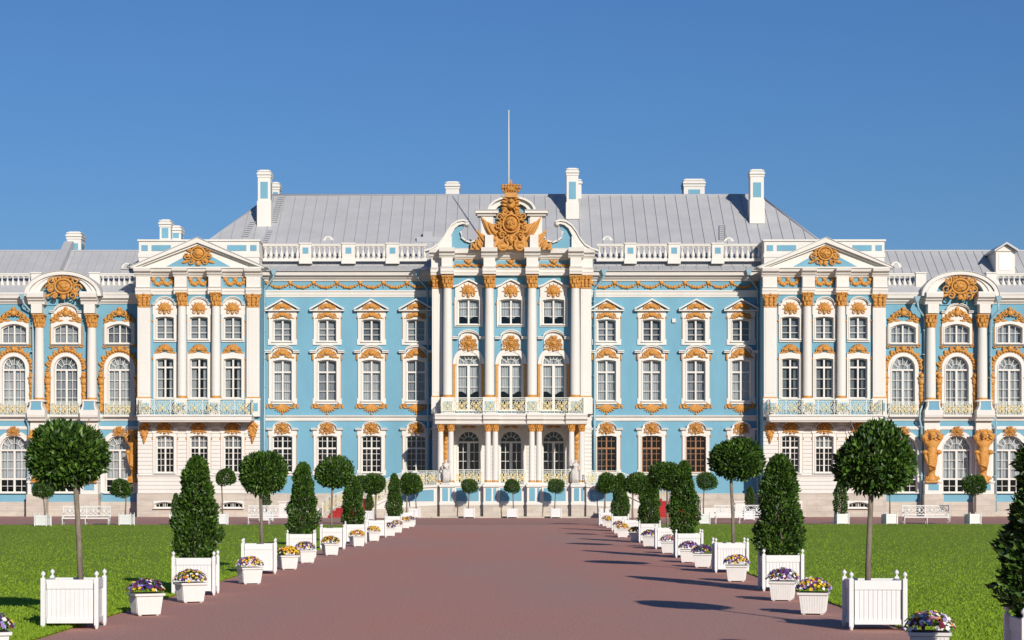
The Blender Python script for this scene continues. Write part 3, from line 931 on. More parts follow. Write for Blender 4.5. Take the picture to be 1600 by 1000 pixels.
def ornK(g, w, z, p):
    sp = z(575)
    for i in range(24):      # continuous carved band behind the leaves
        a0, a1 = PI * i / 24, PI * (i + 1) / 24
        r0, r1 = w(24.3), w(30)
        g.prism([(r0 * math.cos(a0), sp + r0 * math.sin(a0)), (r1 * math.cos(a0), sp + r1 * math.sin(a0)), (r1 * math.cos(a1), sp + r1 * math.sin(a1)), (r0 * math.cos(a1), sp + r0 * math.sin(a1))], -.1, 0)
    for i in range(19):
        a = PI * (-0.02 + 1.04 * i / 18)
        r = w(28)
        L = w(7) if i % 2 else w(5)
        g.petal((math.cos(a) * (r - w(2)), -0.1, sp + math.sin(a) * (r - w(2))), a + 0.5 * (-1) ** i, L + w(2), w(5), 0.1)
        g.blob((math.cos(a) * r * 0.98, -0.17, sp + math.sin(a) * r * 0.98), (w(2.4), 0.08, w(2.4)), 0, 6, 4)
    g.petal((0, -0.18, sp + w(25)), PI / 2, w(10), w(9), 0.14)
    for e in (-1, 1):
        g.spiral((e * w(8), -0.18, sp + w(29)), w(4), 1.2, w(1.2), PI / 2, -e, 9)
def ornK2(e):
    def f(g, w, z, p):
        herm(g, e * w(28.3), z(645), z(581), w(10), -0.16)
        g.prism([(e * w(24.5), z(645)), (e * w(28), z(645)), (e * w(30), z(615)), (e * w(32.5), z(595)), (e * w(32.5), z(581)), (e * w(24.5), z(581))], -.1, 0)
    return f
wingB = Win(160, 18, 557, 650, 24, 551, 650, shape='arch', cols=4, rows=(594, 608, 621.5, 635), transoms=(578,), fan=True, curtain='sheer', mull=3.2, orn=(ornK, ornK2(-1), ornK2(1)), lines=False)
wingC = Win(160, 22, 680.5, 769.5, 29.5, 673, 770, shape='arch', cols=4, rows=(719, 732.5, 759.5), transoms=(703.5, 748.5), fan=True, curtain='long', mull=3.2, lines=False,
            orn=(lambda g, w, z, p: cartouche(g, 0, z(674), w(20), w(15), -0.2),))
base_win = Win(PC, 15.5, 784.5, 793.5, 17.5, 782.5, 795, rise=2.8, cols=5, curtain='none', ears=False, lines=False, mull=1.2)

# ---- positions
mainL = [441.5, 511.3, 580.5, 650.3]
mainR = [947.8, 1018.3, 1087.3, 1157.8]
pavs = [311.0, 1288.0]
portW = [732.2, 798.4, 865.0]
wingsW = {-1: [-142, -60, 22, 103.6, 187], 1: [1411, 1495, 1577.5, 1660, 1742]}
# main centre walls
for side, xs in ((-1, mainL), (1, mainR)):
    x0, x1 = (X(405, 160), X(678, 160)) if side < 0 else (X(922, 160), X(1195, 160))
    hs = []
    for px in xs:
        for wt in (mainA, mainB, mainC): hs += wt.holes(px)
    wall('wall', 'blue', x0, x1, Z(771, 160), Z(424, 160), 160, hs)
    mb = MB(); mb.box(x0, x1, 159.85, 160.2, -0.5, Z(771, 160)); part(mb, 'stone_plinth', 'stone')
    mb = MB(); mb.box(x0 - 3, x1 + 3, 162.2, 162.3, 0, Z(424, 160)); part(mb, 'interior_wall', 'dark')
    for i, px in enumerate(xs):
        mainA.put(px); mainB.put(px)
        mainC.put(px, 'brown' if (side > 0 and i < 3) else None)
    # entablature
    mb = MB()
    z = lambda y: Z(y, 160)
    mb.cornice(x0, x1, 160, [(0.06, z(464.5)), (0.1, z(461)), (0.14, z(461)), (0.16, z(457)), (0.24, z(456)), (0.24, z(454))])
    mb.cornice(x0, x1, 160, [(0.1, z(439.5)), (0.16, z(437)), (0.34, z(435.5)), (0.4, z(433)), (0.72, z(431.5)), (0.78, z(427)), (0.86, z(424.5))])
    part(mb, 'cornice', 'white')
    mb = MB()
    mb.cornice(x0, x1, 160, [(0.05, z(658.3)), (0.12, z(657)), (0.14, z(653)), (0.3, z(651)), (0.34, z(649))])
    part(mb, 'string_course', 'white')
    g = MB(); gx0, gx1 = X(xs[0] - 24, 160), X(xs[3] + 22, 160)
    garland(g, gx0, gx1, 7, z(439.5), W(12, 160), 159.95); part(g, 'garland', 'gold')
    # little roof apron and balustrade footing
    mb = MB(); mb.prismx([(159.0, z(424.3)), (160.35, z(415)), (160.35, z(425)), (159.0, z(425.2))], x0, x1)
    for i in range(14):
        xx = x0 + (x1 - x0) * (i + .5) / 14
        mb.prismx([(159.02, z(424.2)), (160.33, z(414.9)), (160.33, z(414.3)), (159.02, z(423.6))], xx - 0.02, xx + 0.02)
    part(mb, 'roof_apron', 'roof')

def baluster_mesh(zb, zt, w):
    mb = MB(); h = zt - zb
    mb.box(-w * .8, w * .8, -w * .8, w * .8, zb, zb + h * .08)
    mb.lathe(0, 0, [(w * .5, zb + h * .08), (w * .8, zb + h * .16), (w * 1.0, zb + h * .3), (w * .8, zb + h * .45), (w * .38, zb + h * .66), (w * .42, zb + h * .82), (w * .7, zb + h * .86), (w * .7, zb + h * .92)], 10)
    mb.box(-w * .8, w * .8, -w * .8, w * .8, zb + h * .92, zt)
    return mb.mesh('baluster', 'white')
def balustrade(spans, posts, y, yt, yb, pitch=8.2, squares=True):
    """spans and posts in photo columns on plane y"""
    z = lambda q: Z(q, y)
    me = None
    for (a, b) in spans:
        mb = MB()
        mb.box(X(a, y), X(b, y), y - 0.2, y + 0.2, z(yt + 3.3), z(yt))
        mb.box(X(a, y), X(b, y), y - 0.25, y + 0.25, z(yt + 1.2), z(yt - .5))
        mb.box(X(a, y), X(b, y), y - 0.24, y + 0.24, z(yb), z(yb - 4))
        o = mb.build('balustrade', 'white', palace, (0, 0, 0))
        o.data.transform(Matrix.Translation((0, -PD, 0)))
        if me is None: me = baluster_mesh(z(yb - 4), z(yt + 3.3), W(3.1, y))
        n = max(1, int(round((b - a) / pitch)))
        for i in range(n):
            link('baluster', me, o, (X(a + (b - a) * (i + .5) / n, y), y - PD, 0))
    for (a, b) in posts:
        mb = MB()
        mb.box(X(a, y), X(b, y), y - 0.32, y + 0.32, z(yb + 3), z(yt))
        mb.box(X(a - 1, y), X(b + 1, y), y - 0.4, y + 0.4, z(yt), z(yt - 2))
        mb.box(X(a - 1, y), X(b + 1, y), y - 0.38, y + 0.38, z(yb + 4), z(yb - 3))
        o = part(mb, 'balustrade_post', 'white')
        if squares:
            c = (a + b) / 2
            q = MB(); q.box(X(c - 4.5, y), X(c + 4.5, y), y - 0.34 - PD, y - 0.3 - PD, z(yt + 15), z(yt + 5.5)); q.build('blue_panel', 'blue', o)
balustrade([(411, 469), (487, 535), (555, 604), (623.5, 668)], [(469, 487), (535, 555), (604, 623.5)], 160.4, 382, 408.5)
balustrade([(932, 976), (993.5, 1044), (1062, 1112), (1130, 1190)], [(976, 993.5), (1044, 1062), (1112, 1130)], 160.4, 382, 408.5)

# ---- pavilions
for c in pavs:
    z = lambda y: Z(y, PC)
    s = lambda d: X(c + d, PC)
    hs = []
    for d in (-53, 0, 53):
        for wt in (pavA, pavB): hs += wt.holes(c + d)
    wall('wall', 'blue', s(-95), s(95), z(657), z(431), PC, hs)
    hs2 = []
    for d in (-53, 0, 53): hs2 += pavC.holes(c + d)
    wall('lower_wall', 'white', s(-95), s(95), z(771), z(657), PC, hs2)
    for d in (-53, 0, 53):
        pavA.put(c + d); pavB.put(c + d); pavC.put(c + d)
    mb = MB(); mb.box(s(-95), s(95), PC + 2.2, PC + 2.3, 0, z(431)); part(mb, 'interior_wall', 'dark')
    # side walls with quoins
    for e in (-1, 1):
        mb = MB(); mb.box(s(95 * e), s(95 * e) - e * 0.25, PC + 0.005, 160.5, z(771), z(431)); part(mb, 'side_wall', 'blue')
        mb = MB(); mb.box(s(95 * e), s(94.9 * e) - e * 0.25, PC - 0.0, 160.5, 0.0, z(771)); part(mb, 'side_plinth', 'stone')
    # rusticated courses
    mb = MB()
    row = z(771)
    k = 0
    hwp = 19.3
    yy = 770.6
    while yy > 661:
        zb, zt = z(yy), z(yy - 5.3)
        if not (740 < yy < 748.5):
            if yy > 743:
                cuts = [(-95.4, 95.4)]
            else:
                cuts = [(-95.4, -53 - hwp), (-53 + hwp, -hwp), (hwp, 53 - hwp), (53 + hwp, 95.4)]
            for a, b in cuts:
                mb.box(s(a), s(b), PC - 0.07, PC + 0.01, zb, zt)
        yy -= 6.25
    part(mb, 'rustication', 'white')
    mb = MB()
    mb.cornice(s(-96), s(96), PC, [(0.1, z(747)), (0.12, z(744.5)), (0.24, z(743)), (0.24, z(741.6))])
    part(mb, 'string_course', 'white')
    # plinth with openings for basement windows
    mb = MB()
    px0, px1 = s(-96.5), s(96.5)
    bws = (-53, 53) 
    segs = [(-96.5, -53 - 15.8), (-53 + 15.8, 53 - 15.8), (53 + 15.8, 96.5)]
    for a, b in segs: mb.box(s(a), s(b), PC - 0.12, PC + 0.6, -0.5, z(771))
    for d in bws:
        mb.box(s(d - 15.8), s(d + 15.8), PC - 0.118, PC + 0.6, -0.5, z(794)); mb.box(s(d - 15.8), s(d + 15.8), PC - 0.118, PC + 0.6, z(784), z(771) - 0.003)
    part(mb, 'stone_plinth', 'stone')
    for d in bws:
        o = base_win.put(c + d); o.location.y -= 0.12
    # pilasters and columns
    for d in (-85, 85): pilaster(PC, c + d - 10, c + d + 10, 480, 620.5, 21)
    for d in (-26.5, 26.5): column(PC, c + d, 479, 620.5, 0.36, 22, PC - 0.42)
    # pedestals behind the balcony rail, blue panels
    for d, w_ in ((-85, 11), (85, 11), (-26.5, 9), (26.5, 9)):
        mb = MB(); mb.box(s(d - w_), s(d + w_), PC - 0.95 if abs(d) < 50 else PC - 0.46, PC + .02, z(651), z(625.2)); o = part(mb, 'pedestal', 'white')
        yf = (PC - 0.95 if abs(d) < 50 else PC - 0.46) - PD
        q = MB(); q.box(s(d - w_ + 3), s(d + w_ - 3), yf - 0.02, yf + 0.02, z(643), z(630)); q.build('blue_panel', 'blue', o)
    # entablature with breaks over the columns
    pr1 = lambda p, dz=0.0: [(p, z(460.5) - dz), (p + .04, z(456)), (p + .1, z(455)), (p + .1, z(451.5)), (p + .2, z(450) + dz)]
    pr2 = lambda p, dz=0.0: [(p, z(433.5) - dz), (p + .08, z(431)), (p + .2, z(430)), (p + .28, z(427)), (p + .55, z(425.5)), (p + .62, z(421) + dz)]
    mb = MB()
    mb.cornice(s(-97), s(97), PC, pr1(0.12)); mb.cornice(s(-97), s(97), PC, pr2(0.12))
    for d, w_ in ((-86, 12), (86, 12), (-26.5, 10.5), (26.5, 10.5)):
        p = 0.75 if abs(d) < 50 else 0.42
        mb.cornice(s(d - w_), s(d + w_), PC, pr1(p, .004)); mb.cornice(s(d - w_ - 1), s(d + w_ + 1), PC, pr2(p, .004))
        mb.box(s(d - w_ + 1), s(d + w_ - 1), PC - p - .02, PC + .02, z(450) - .0, z(433.5))
    part(mb, 'cornice', 'white')
    g = MB()
    for a, b in ((-71, -42), (-13, 13), (42, 71)):
        garland(g, s(a), s(b), 2 if b - a > 27 else 2, z(434), W(13, PC), PC - 0.03)
    part(g, 'garland', 'gold')
    # pediment
    mb = MB()
    yp = PC - 0.35
    mb.box(s(-104), s(104), yp - 0.5, yp + 1.2, z(421) + .006, z(418.6))
    L = [(s(-105), z(419)), (s(0), z(373))]
    mb.prism([(s(-106), z(419.5)), (s(-99), z(419.5)), (s(0), z(381)), (s(0), z(373.5))], yp - 0.55, yp + 1.2)
    mb.prism([(s(106), z(419.5)), (s(99), z(419.5)), (s(0), z(381)), (s(0), z(373.5))], yp - 0.55, yp + 1.2)
    mb.prism([(s(-100), z(419)), (s(-92), z(419)), (s(0), z(384.5)), (s(0), z(381.2))], yp - 0.3, yp + 1.15)
    mb.prism([(s(100), z(419)), (s(92), z(419)), (s(0), z(384.5)), (s(0), z(381.2))], yp - 0.3, yp + 1.15)
    # white tympanum frame and blue field
    mb.prism([(s(-94), z(418.7)), (s(94), z(418.7)), (s(0), z(382))], yp, yp + 1.1)
    o = part(mb, 'pediment', 'white')
    q = MB(); q.prism([(s(-50), z(417.3)), (s(50), z(417.3)), (s(18), z(400)), (s(-18), z(400))], yp - 0.03 - PD, yp + .02 - PD); q.build('blue_field', 'blue', o)
    q = MB(); q.T = Matrix.Translation((s(0), yp - PD, 0)); cartouche(q, 0, z(397), W(46, PC), W(37, PC), -0.1)
    q.build('cartouche', 'gold', o)
    q = MB()
    q.prism([(s(-107), z(419.8)), (s(0), z(373.2)), (s(0), z(372.2)), (s(-108), z(419.0))], yp - 0.62 - PD, yp + 1.3 - PD)
    q.prism([(s(107), z(419.8)), (s(0), z(373.2)), (s(0), z(372.2)), (s(108), z(419.0))], yp - 0.62 - PD, yp + 1.3 - PD)
    q.build('roof_flashing', 'roof', o)
    # attic
    ya = PC + 1.6
    za = lambda y: Z(y, ya); sa = lambda d: X(c + d, ya)
    mb = MB(); mb.box(sa(-94), sa(94), ya, ya + 6, za(428), za(377)); mb.box(sa(-96), sa(96), ya - .12, ya + 6.1, za(377), za(374.3))
    mb.box(sa(-95), sa(95), ya - .06, ya + 6.05, za(402), za(396))
    o = part(mb, 'attic', 'white')
    for a, b in ((-90, -80), (80, 90), (-74, -44), (44, 74)):
        q = MB(); q.box(sa(a), sa(b), ya - .03 - PD, ya + .02 - PD, za(392), za(383)); q.build('blue_panel', 'blue', o)
    # balcony
    yb = PC - 1.9
    zb = lambda y: Z(y, yb); xa, xb = (c - 96, c + 82) if c < 800 else (c - 86, c + 92)
    mb = MB(); mb.box(X(xa, yb), X(xb, yb), yb, PC, zb(657), zb(650.5)); mb.box(X(xa - 1, yb), X(xb + 1, yb), yb - .1, PC - .05, zb(650.5), zb(648.6))
    mb.box(X(xa + 2, yb), X(xb - 2, yb), yb + .12, PC, zb(659), zb(657))
    balc = part(mb, 'balcony', 'white')
    c2 = c
    c = c  # keep
    globals().setdefault('balcs', []).append((balc, xa, xb, yb))
    # trophies under the balcony
    for d in (-85, 84):
        g = MB(); trophy(g, s(d), z(694), z(659), W(11, PC), PC - 0.15); part(g, 'trophy', 'gold')

# ---- railing with scrolls, along a line of points
def railing(pts, h, parent, off, mod=1.3, gold=True, name='railing', gname='gilding', r=0.022):
    iron = MB(); gl = MB()
    P = [Vector(p) - Vector(off) for p in pts]
    for a, b in zip(P, P[1:]):
        d = b - a; L = math.hypot(d.x, d.y)
        n = max(1, int(round(L / mod)))
        u = d / n
        ang = math.atan2(d.y, d.x)
        for e, zz, rr in ((0, 0.04, r * 1.3), (0, h, r * 1.7), (0, h * .9, r)):
            iron.tube([a + Vector((0, 0, zz)), b + Vector((0, 0, zz))], rr, 4)
        for i in range(n + 1):
            p = a + u * i
            iron.tube([p, p + Vector((0, 0, h))], r * 1.5, 4)
        for i in range(n):
            p = a + u * i; l = L / n
            sl = u.z / l
            Tm = Matrix.Translation(p) @ Matrix.Rotation(ang, 4, 'Z') @ Matrix(((1, 0, 0, 0), (0, 1, 0, 0), (sl, 0, 1, 0), (0, 0, 0, 1)))
            iron.T = Tm; gl.T = Tm
            cx, cz = l / 2, h * .47
            for sx in (-1, 1):
                for sz in (-1, 1):
                    iron.spiral((cx + sx * l * .3, 0, cz + sz * h * .2), h * .19, 1.3, r, -sz * PI / 2, sx * sz, 9, sides=4)
                    gl.petal((cx + sx * l * .1, -0.01, cz + sz * h * .1), math.atan2(sz, sx), h * .22, h * .075, .02)
                    iron.spiral((cx + sx * l * .16, 0, cz + sz * h * .33), h * .09, 1.2, r * .8, sz * PI / 2, -sx * sz, 7, sides=4)
                iron.tube([(cx, 0, cz - h * .4), (cx + sx * l * .22, 0, cz), (cx, 0, cz + h * .4)], r, 4)
                gl.blob((cx + sx * l * .3, -.01, cz + h * .2), (h * .05, .02, h * .05), 0, 6, 4)
                gl.blob((cx + sx * l * .3, -.01, cz - h * .2), (h * .05, .02, h * .05), 0, 6, 4)
                iron.spiral((cx + sx * l * .44, 0, cz), h * .1, 1.2, r * .8, 0, sx, 7, sides=4)
            gl.blob((cx, -.02, cz), (h * .085, .04, h * .085), 0, 8, 4)
            for q_ in range(8): gl.petal((cx, -.01, cz), q_ * PI / 4 + .39, h * .3, h * .055, .015)
            for sx in (-1, 1):
                for sz in (-1, 1): gl.petal((cx + sx * l * .3, -.01, cz + sz * h * .2), sz * 1.2 + (0 if sx > 0 else PI), h * .2, h * .06, .015)
            iron.T = None; gl.T = None
    o = iron.build(name, 'iron', parent)
    if gold: gl.build(gname, 'gilt', parent)
    return o
for balc, xa, xb, yb in balcs:
    zt = Z(648.6, yb); h = Z(624.5, yb) - zt
    off = (0, PD, 0)
    A = [(X(xa + 1, yb), 156.9, zt), (X(xa + 1, yb), yb, zt), (X(xb - 1, yb), yb, zt), (X(xb - 1, yb), 156.9, zt)]
    balc_o = balc
    # balcony mesh origin sits at the palace origin
    railing(A, h, balc_o, (0, PD, 0))

# ---- centre portico block
z = lambda y: Z(y, PC)
x_ = lambda p: X(p, PC)
hs = []
for px in portW:
    for wt in (portA, portB): hs += wt.holes(px)
wall('wall', 'blue', x_(676), x_(924), z(646), z(431), PC, hs)
hs = []
for px in portW: hs += portC.holes(px)
wall('lower_wall', 'white', x_(676), x_(924), z(762), z(646), PC, hs)
for px in portW:
    portA.put(px); portB.put(px); portC.put(px)
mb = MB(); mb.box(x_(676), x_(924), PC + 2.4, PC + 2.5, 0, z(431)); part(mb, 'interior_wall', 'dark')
for e, px in ((-1, 676), (1, 924)):
    mb = MB(); mb.box(x_(px), x_(px) - e * .25 * 1, PC + .005, 160.5, 0, z(431)); part(mb, 'side_wall', 'blue')
# rusticated courses on the ground storey and its corners
mb = MB()
yy = 757
while yy > 664:
    for a, b in ((675.6, 707), (757, 773.5), (823.5, 840), (889.5, 924.4)):
        mb.box(x_(a), x_(b), PC - .08, PC + .01, z(yy), z(yy - 5))
    yy -= 6.2
for px in portW:      # wedge stones round the arches
    sp = z(673) - W(17.2, PC)
    for i in range(11):
        a = PI * (i + .5) / 11
        r0, r1 = W(23.2, PC), W(32, PC)
        da = PI / 11 * .4
        ps = [(x_(px) + r0 * math.cos(a - da), sp + r0 * math.sin(a - da)), (x_(px) + r1 * math.cos(a - da), sp + r1 * math.sin(a - da)), (x_(px) + r1 * math.cos(a + da), sp + r1 * math.sin(a + da)), (x_(px) + r0 * math.cos(a + da), sp + r0 * math.sin(a + da))]
        mb.prism(ps, PC - .105 - .004 * (i % 2), PC + .01)
part(mb, 'rustication', 'white')
# upper order
YC = 155.75
for px in (699.5, 765, 831.5, 899): column(YC, px, 451, 619, 0.375, 20, YC)
for a, b in ((675.5, 691), (907, 923.5)):
    pilaster(PC, a, b, 451, 619, 20, proud=0.5)
# white pedestals behind the balcony rail
for px, w_ in ((699.5, 9.5), (765, 10.5), (831.5, 10.5), (899, 9.5)):
    yp = YC - .55
    mb = MB(); mb.box(X(px - w_, yp), X(px + w_, yp), yp, PC + .01, Z(647, yp), Z(622, yp)); o = part(mb, 'pedestal', 'white')
    q = MB(); q.box(X(px - w_ + 3, yp), X(px + w_ - 3, yp), yp - .02 - PD, yp + .02 - PD, Z(641, yp), Z(627, yp)); q.build('blue_panel', 'blue', o)
for a, b in ((674.5, 691), (907, 925.5)):
    mb = MB(); mb.box(x_(a), x_(b), PC - .62, PC + .01, z(647), z(622.5)); part(mb, 'pedestal', 'white')
# entablature
pr1 = lambda p, dz=0.0: [(p, z(431) - dz), (p + .04, z(427.5)), (p + .1, z(427)), (p + .1, z(423)), (p + .2, z(420) + dz)]
pr2 = lambda p, dz=0.0: [(p, z(406) - dz), (p + .08, z(404)), (p + .2, z(402.5)), (p + .28, z(399)), (p + .55, z(397.5)), (p + .62, z(391.5) + dz)]
mb = MB()
mb.cornice(x_(674), x_(926), PC, pr1(.4)); mb.cornice(x_(673), x_(927), PC, pr2(.4))
mb.box(x_(676), x_(924), PC - .30, PC + .5, z(421), z(405))
for c_, w_ in ((699.5, 10), (765, 10.5), (831.5, 10.5), (899, 10)):
    mb.cornice(x_(c_ - w_), x_(c_ + w_), PC, pr1(1.55, .004)); mb.cornice(x_(c_ - w_ - 2), x_(c_ + w_ + 2), PC, pr2(1.55, .004))
    mb.box(x_(c_ - w_ + 1.5), x_(c_ + w_ - 1.5), PC - 1.56, PC - .31, z(420) + .0, z(406))
for a, b in ((673.5, 691), (907, 926.5)):
    mb.cornice(x_(a), x_(b), PC, pr1(.75, .008)); mb.cornice(x_(a - 2), x_(b + 2), PC, pr2(.75, .008))
    mb.box(x_(a + 1), x_(b - 1), PC - .76, PC - .31, z(420) + .0, z(406))
part(mb, 'cornice', 'white')
for a, b in ((709, 755), (775.5, 821), (842, 889)):
    q = MB(); q.box(x_(a), x_(b), PC - .33, PC - .29, z(419), z(407.5)); part(q, 'blue_field', 'blue')
    g = MB()
    m_ = (a + b) / 2
    for i in range(13):
        t = -1 + 2 * i / 12
        g.blob((x_(m_ + t * (b - a) * .47), PC - .4, z(415.5 + 1.3 * math.cos(i * 2.2))), (W(2.6, PC), .12, W(2.5, PC)), 0, 6, 4)
    for e in (-1, 1): g.petal((x_(m_), PC - .38, z(412)), PI / 2 - e * .9, W(9, PC), W(4, PC), .1)
    g.blob((x_(m_), PC - .46, z(410.5)), (W(3.2, PC), .16, W(3.6, PC)))
    part(g, 'garland', 'gold')
# attic gable: scrolls, plinths, arch and the coat of arms
ya = PC - .9
za = lambda y: Z(y, ya); xa_ = lambda p: X(p, ya)
for e in (-1, 1):
    mx = lambda p: xa_(799.5 + e * (799.5 - p) * -1)
    P2 = lambda l: [(mx(p), za(q)) for p, q in l]
    cv = [(664, 392.5), (674, 389.5), (685, 383), (693, 373), (699, 362), (706, 352.5), (715, 346.5), (724, 345), (731, 347)]
    th = [2, 6, 9, 9.5, 8.5, 7, 6.2, 5.5, 5.5]
    mb = MB()
    for i in range(len(cv) - 1):
        def inn(k):
            a = cv[max(k - 1, 0)]; b = cv[min(k + 1, len(cv) - 1)]
            dx, dy = b[0] - a[0], b[1] - a[1]; L = math.hypot(dx, dy)
            return (cv[k][0] - dy / L * th[k], min(391.6, cv[k][1] + dx / L * th[k]))
        mb.prism(P2([cv[i], cv[i + 1], inn(i + 1), inn(i)]), ya - .35, ya + .5)
        mb.prism(P2([(cv[i][0], cv[i][1] - 1.4), (cv[i + 1][0], cv[i + 1][1] - 1.4), (cv[i + 1][0], cv[i + 1][1] + 1.4), (cv[i][0], cv[i][1] + 1.4)]), ya - .5, ya + .52)
    mb.prism(P2([(680, 391.6), (688, 381), (697, 370), (706, 370), (706, 391.6)]), ya - .33, ya + .49)
    mb.blob((mx(729), ya + .05, za(350.5)), (W(4.5, PC), .55, W(4.5, PC)), 0, 12, 7)
    # inner quarter ring
    arc = [(721, 361), (722, 370), (728, 375.5), (736, 377.5), (744, 375), (749, 369)]
    for a, b in zip(arc, arc[1:]):
        mb.prism(P2([a, b, (b[0] + .3, b[1] + 3), (a[0] - 2, a[1] + 1.5)]), ya - .25, ya + .4)
    o = part(mb, 'scroll_gable', 'white')
    q = MB(); q.prism([(a, b) for a, b in P2([(704, 391.6), (704, 372), (708, 361), (716, 353), (725, 352), (720, 361), (720.5, 371), (727, 377.5), (736, 380), (745, 378), (753, 371), (757, 368), (757, 391.6)])], ya - PD, ya + .3 - PD)
    q.build('blue_field', 'blue', o)
    mb = MB()
    mb.prism(P2([(752, 391.5), (771, 391.5), (771, 338.5), (752, 338.5)]), ya - .45, ya + .7)
    mb.prism(P2([(747, 391.4), (773, 391.4), (773, 386.5), (747, 386.5)]), ya - .55, ya + .71)
    mb.prism(P2([(758, 391.3), (771.2, 391.3), (771.2, 369.5), (758, 369.5)]), ya - 1.0, ya + .3)
    mb.prism(P2([(749, 371), (773, 371), (773, 368.5), (749, 368.5)]), ya - .52, ya + .71)
    mb.prism(P2([(746, 338.5), (776, 338.5), (774, 335), (746, 335)]), ya - .62, ya + .8)
    mb.prism(P2([(743, 335), (779, 335), (779, 330.5), (743, 330.5)]), ya - .85, ya + .9)
    part(mb, 'gable_pier', 'white')
    q = MB(); q.prism(P2([(742.5, 330.4), (779, 330.4), (779, 329.5), (742, 329.5)]), ya - .95, ya + 1.0); part(q, 'roof_flashing', 'roof')
mb = MB()
n = 18
for i in range(n):
    a0, a1 = PI * i / n, PI * (i + 1) / n
    rx0, rz0, rx1, rz1 = 25, 13, 37, 22
    pt = lambda a, rx, rz: (xa_(799.5 + rx * math.cos(a)), za(330.8 - rz * math.sin(a)))
    mb.prism([pt(a0, rx0, rz0), pt(a0, rx1, rz1), pt(a1, rx1, rz1), pt(a1, rx0, rz0)], ya - .4, ya + .7)
    mb.prism([pt(a0, rx1 - 3, rz1 - 2.2), pt(a0, rx1 + .5, rz1 + .6), pt(a1, rx1 + .5, rz1 + .6), pt(a1, rx1 - 3, rz1 - 2.2)], ya - .75, ya + .72)
part(mb, 'gable_arch', 'white')
mb = MB()
mb.prism([(xa_(799.5 + 26 * math.cos(PI * i / 12)), za(331 - 14 * math.sin(PI * i / 12))) for i in range(13)] + [(xa_(773), za(391)), (xa_(826), za(391))], ya + .1, ya + .45)
part(mb, 'gable_field', 'blue')

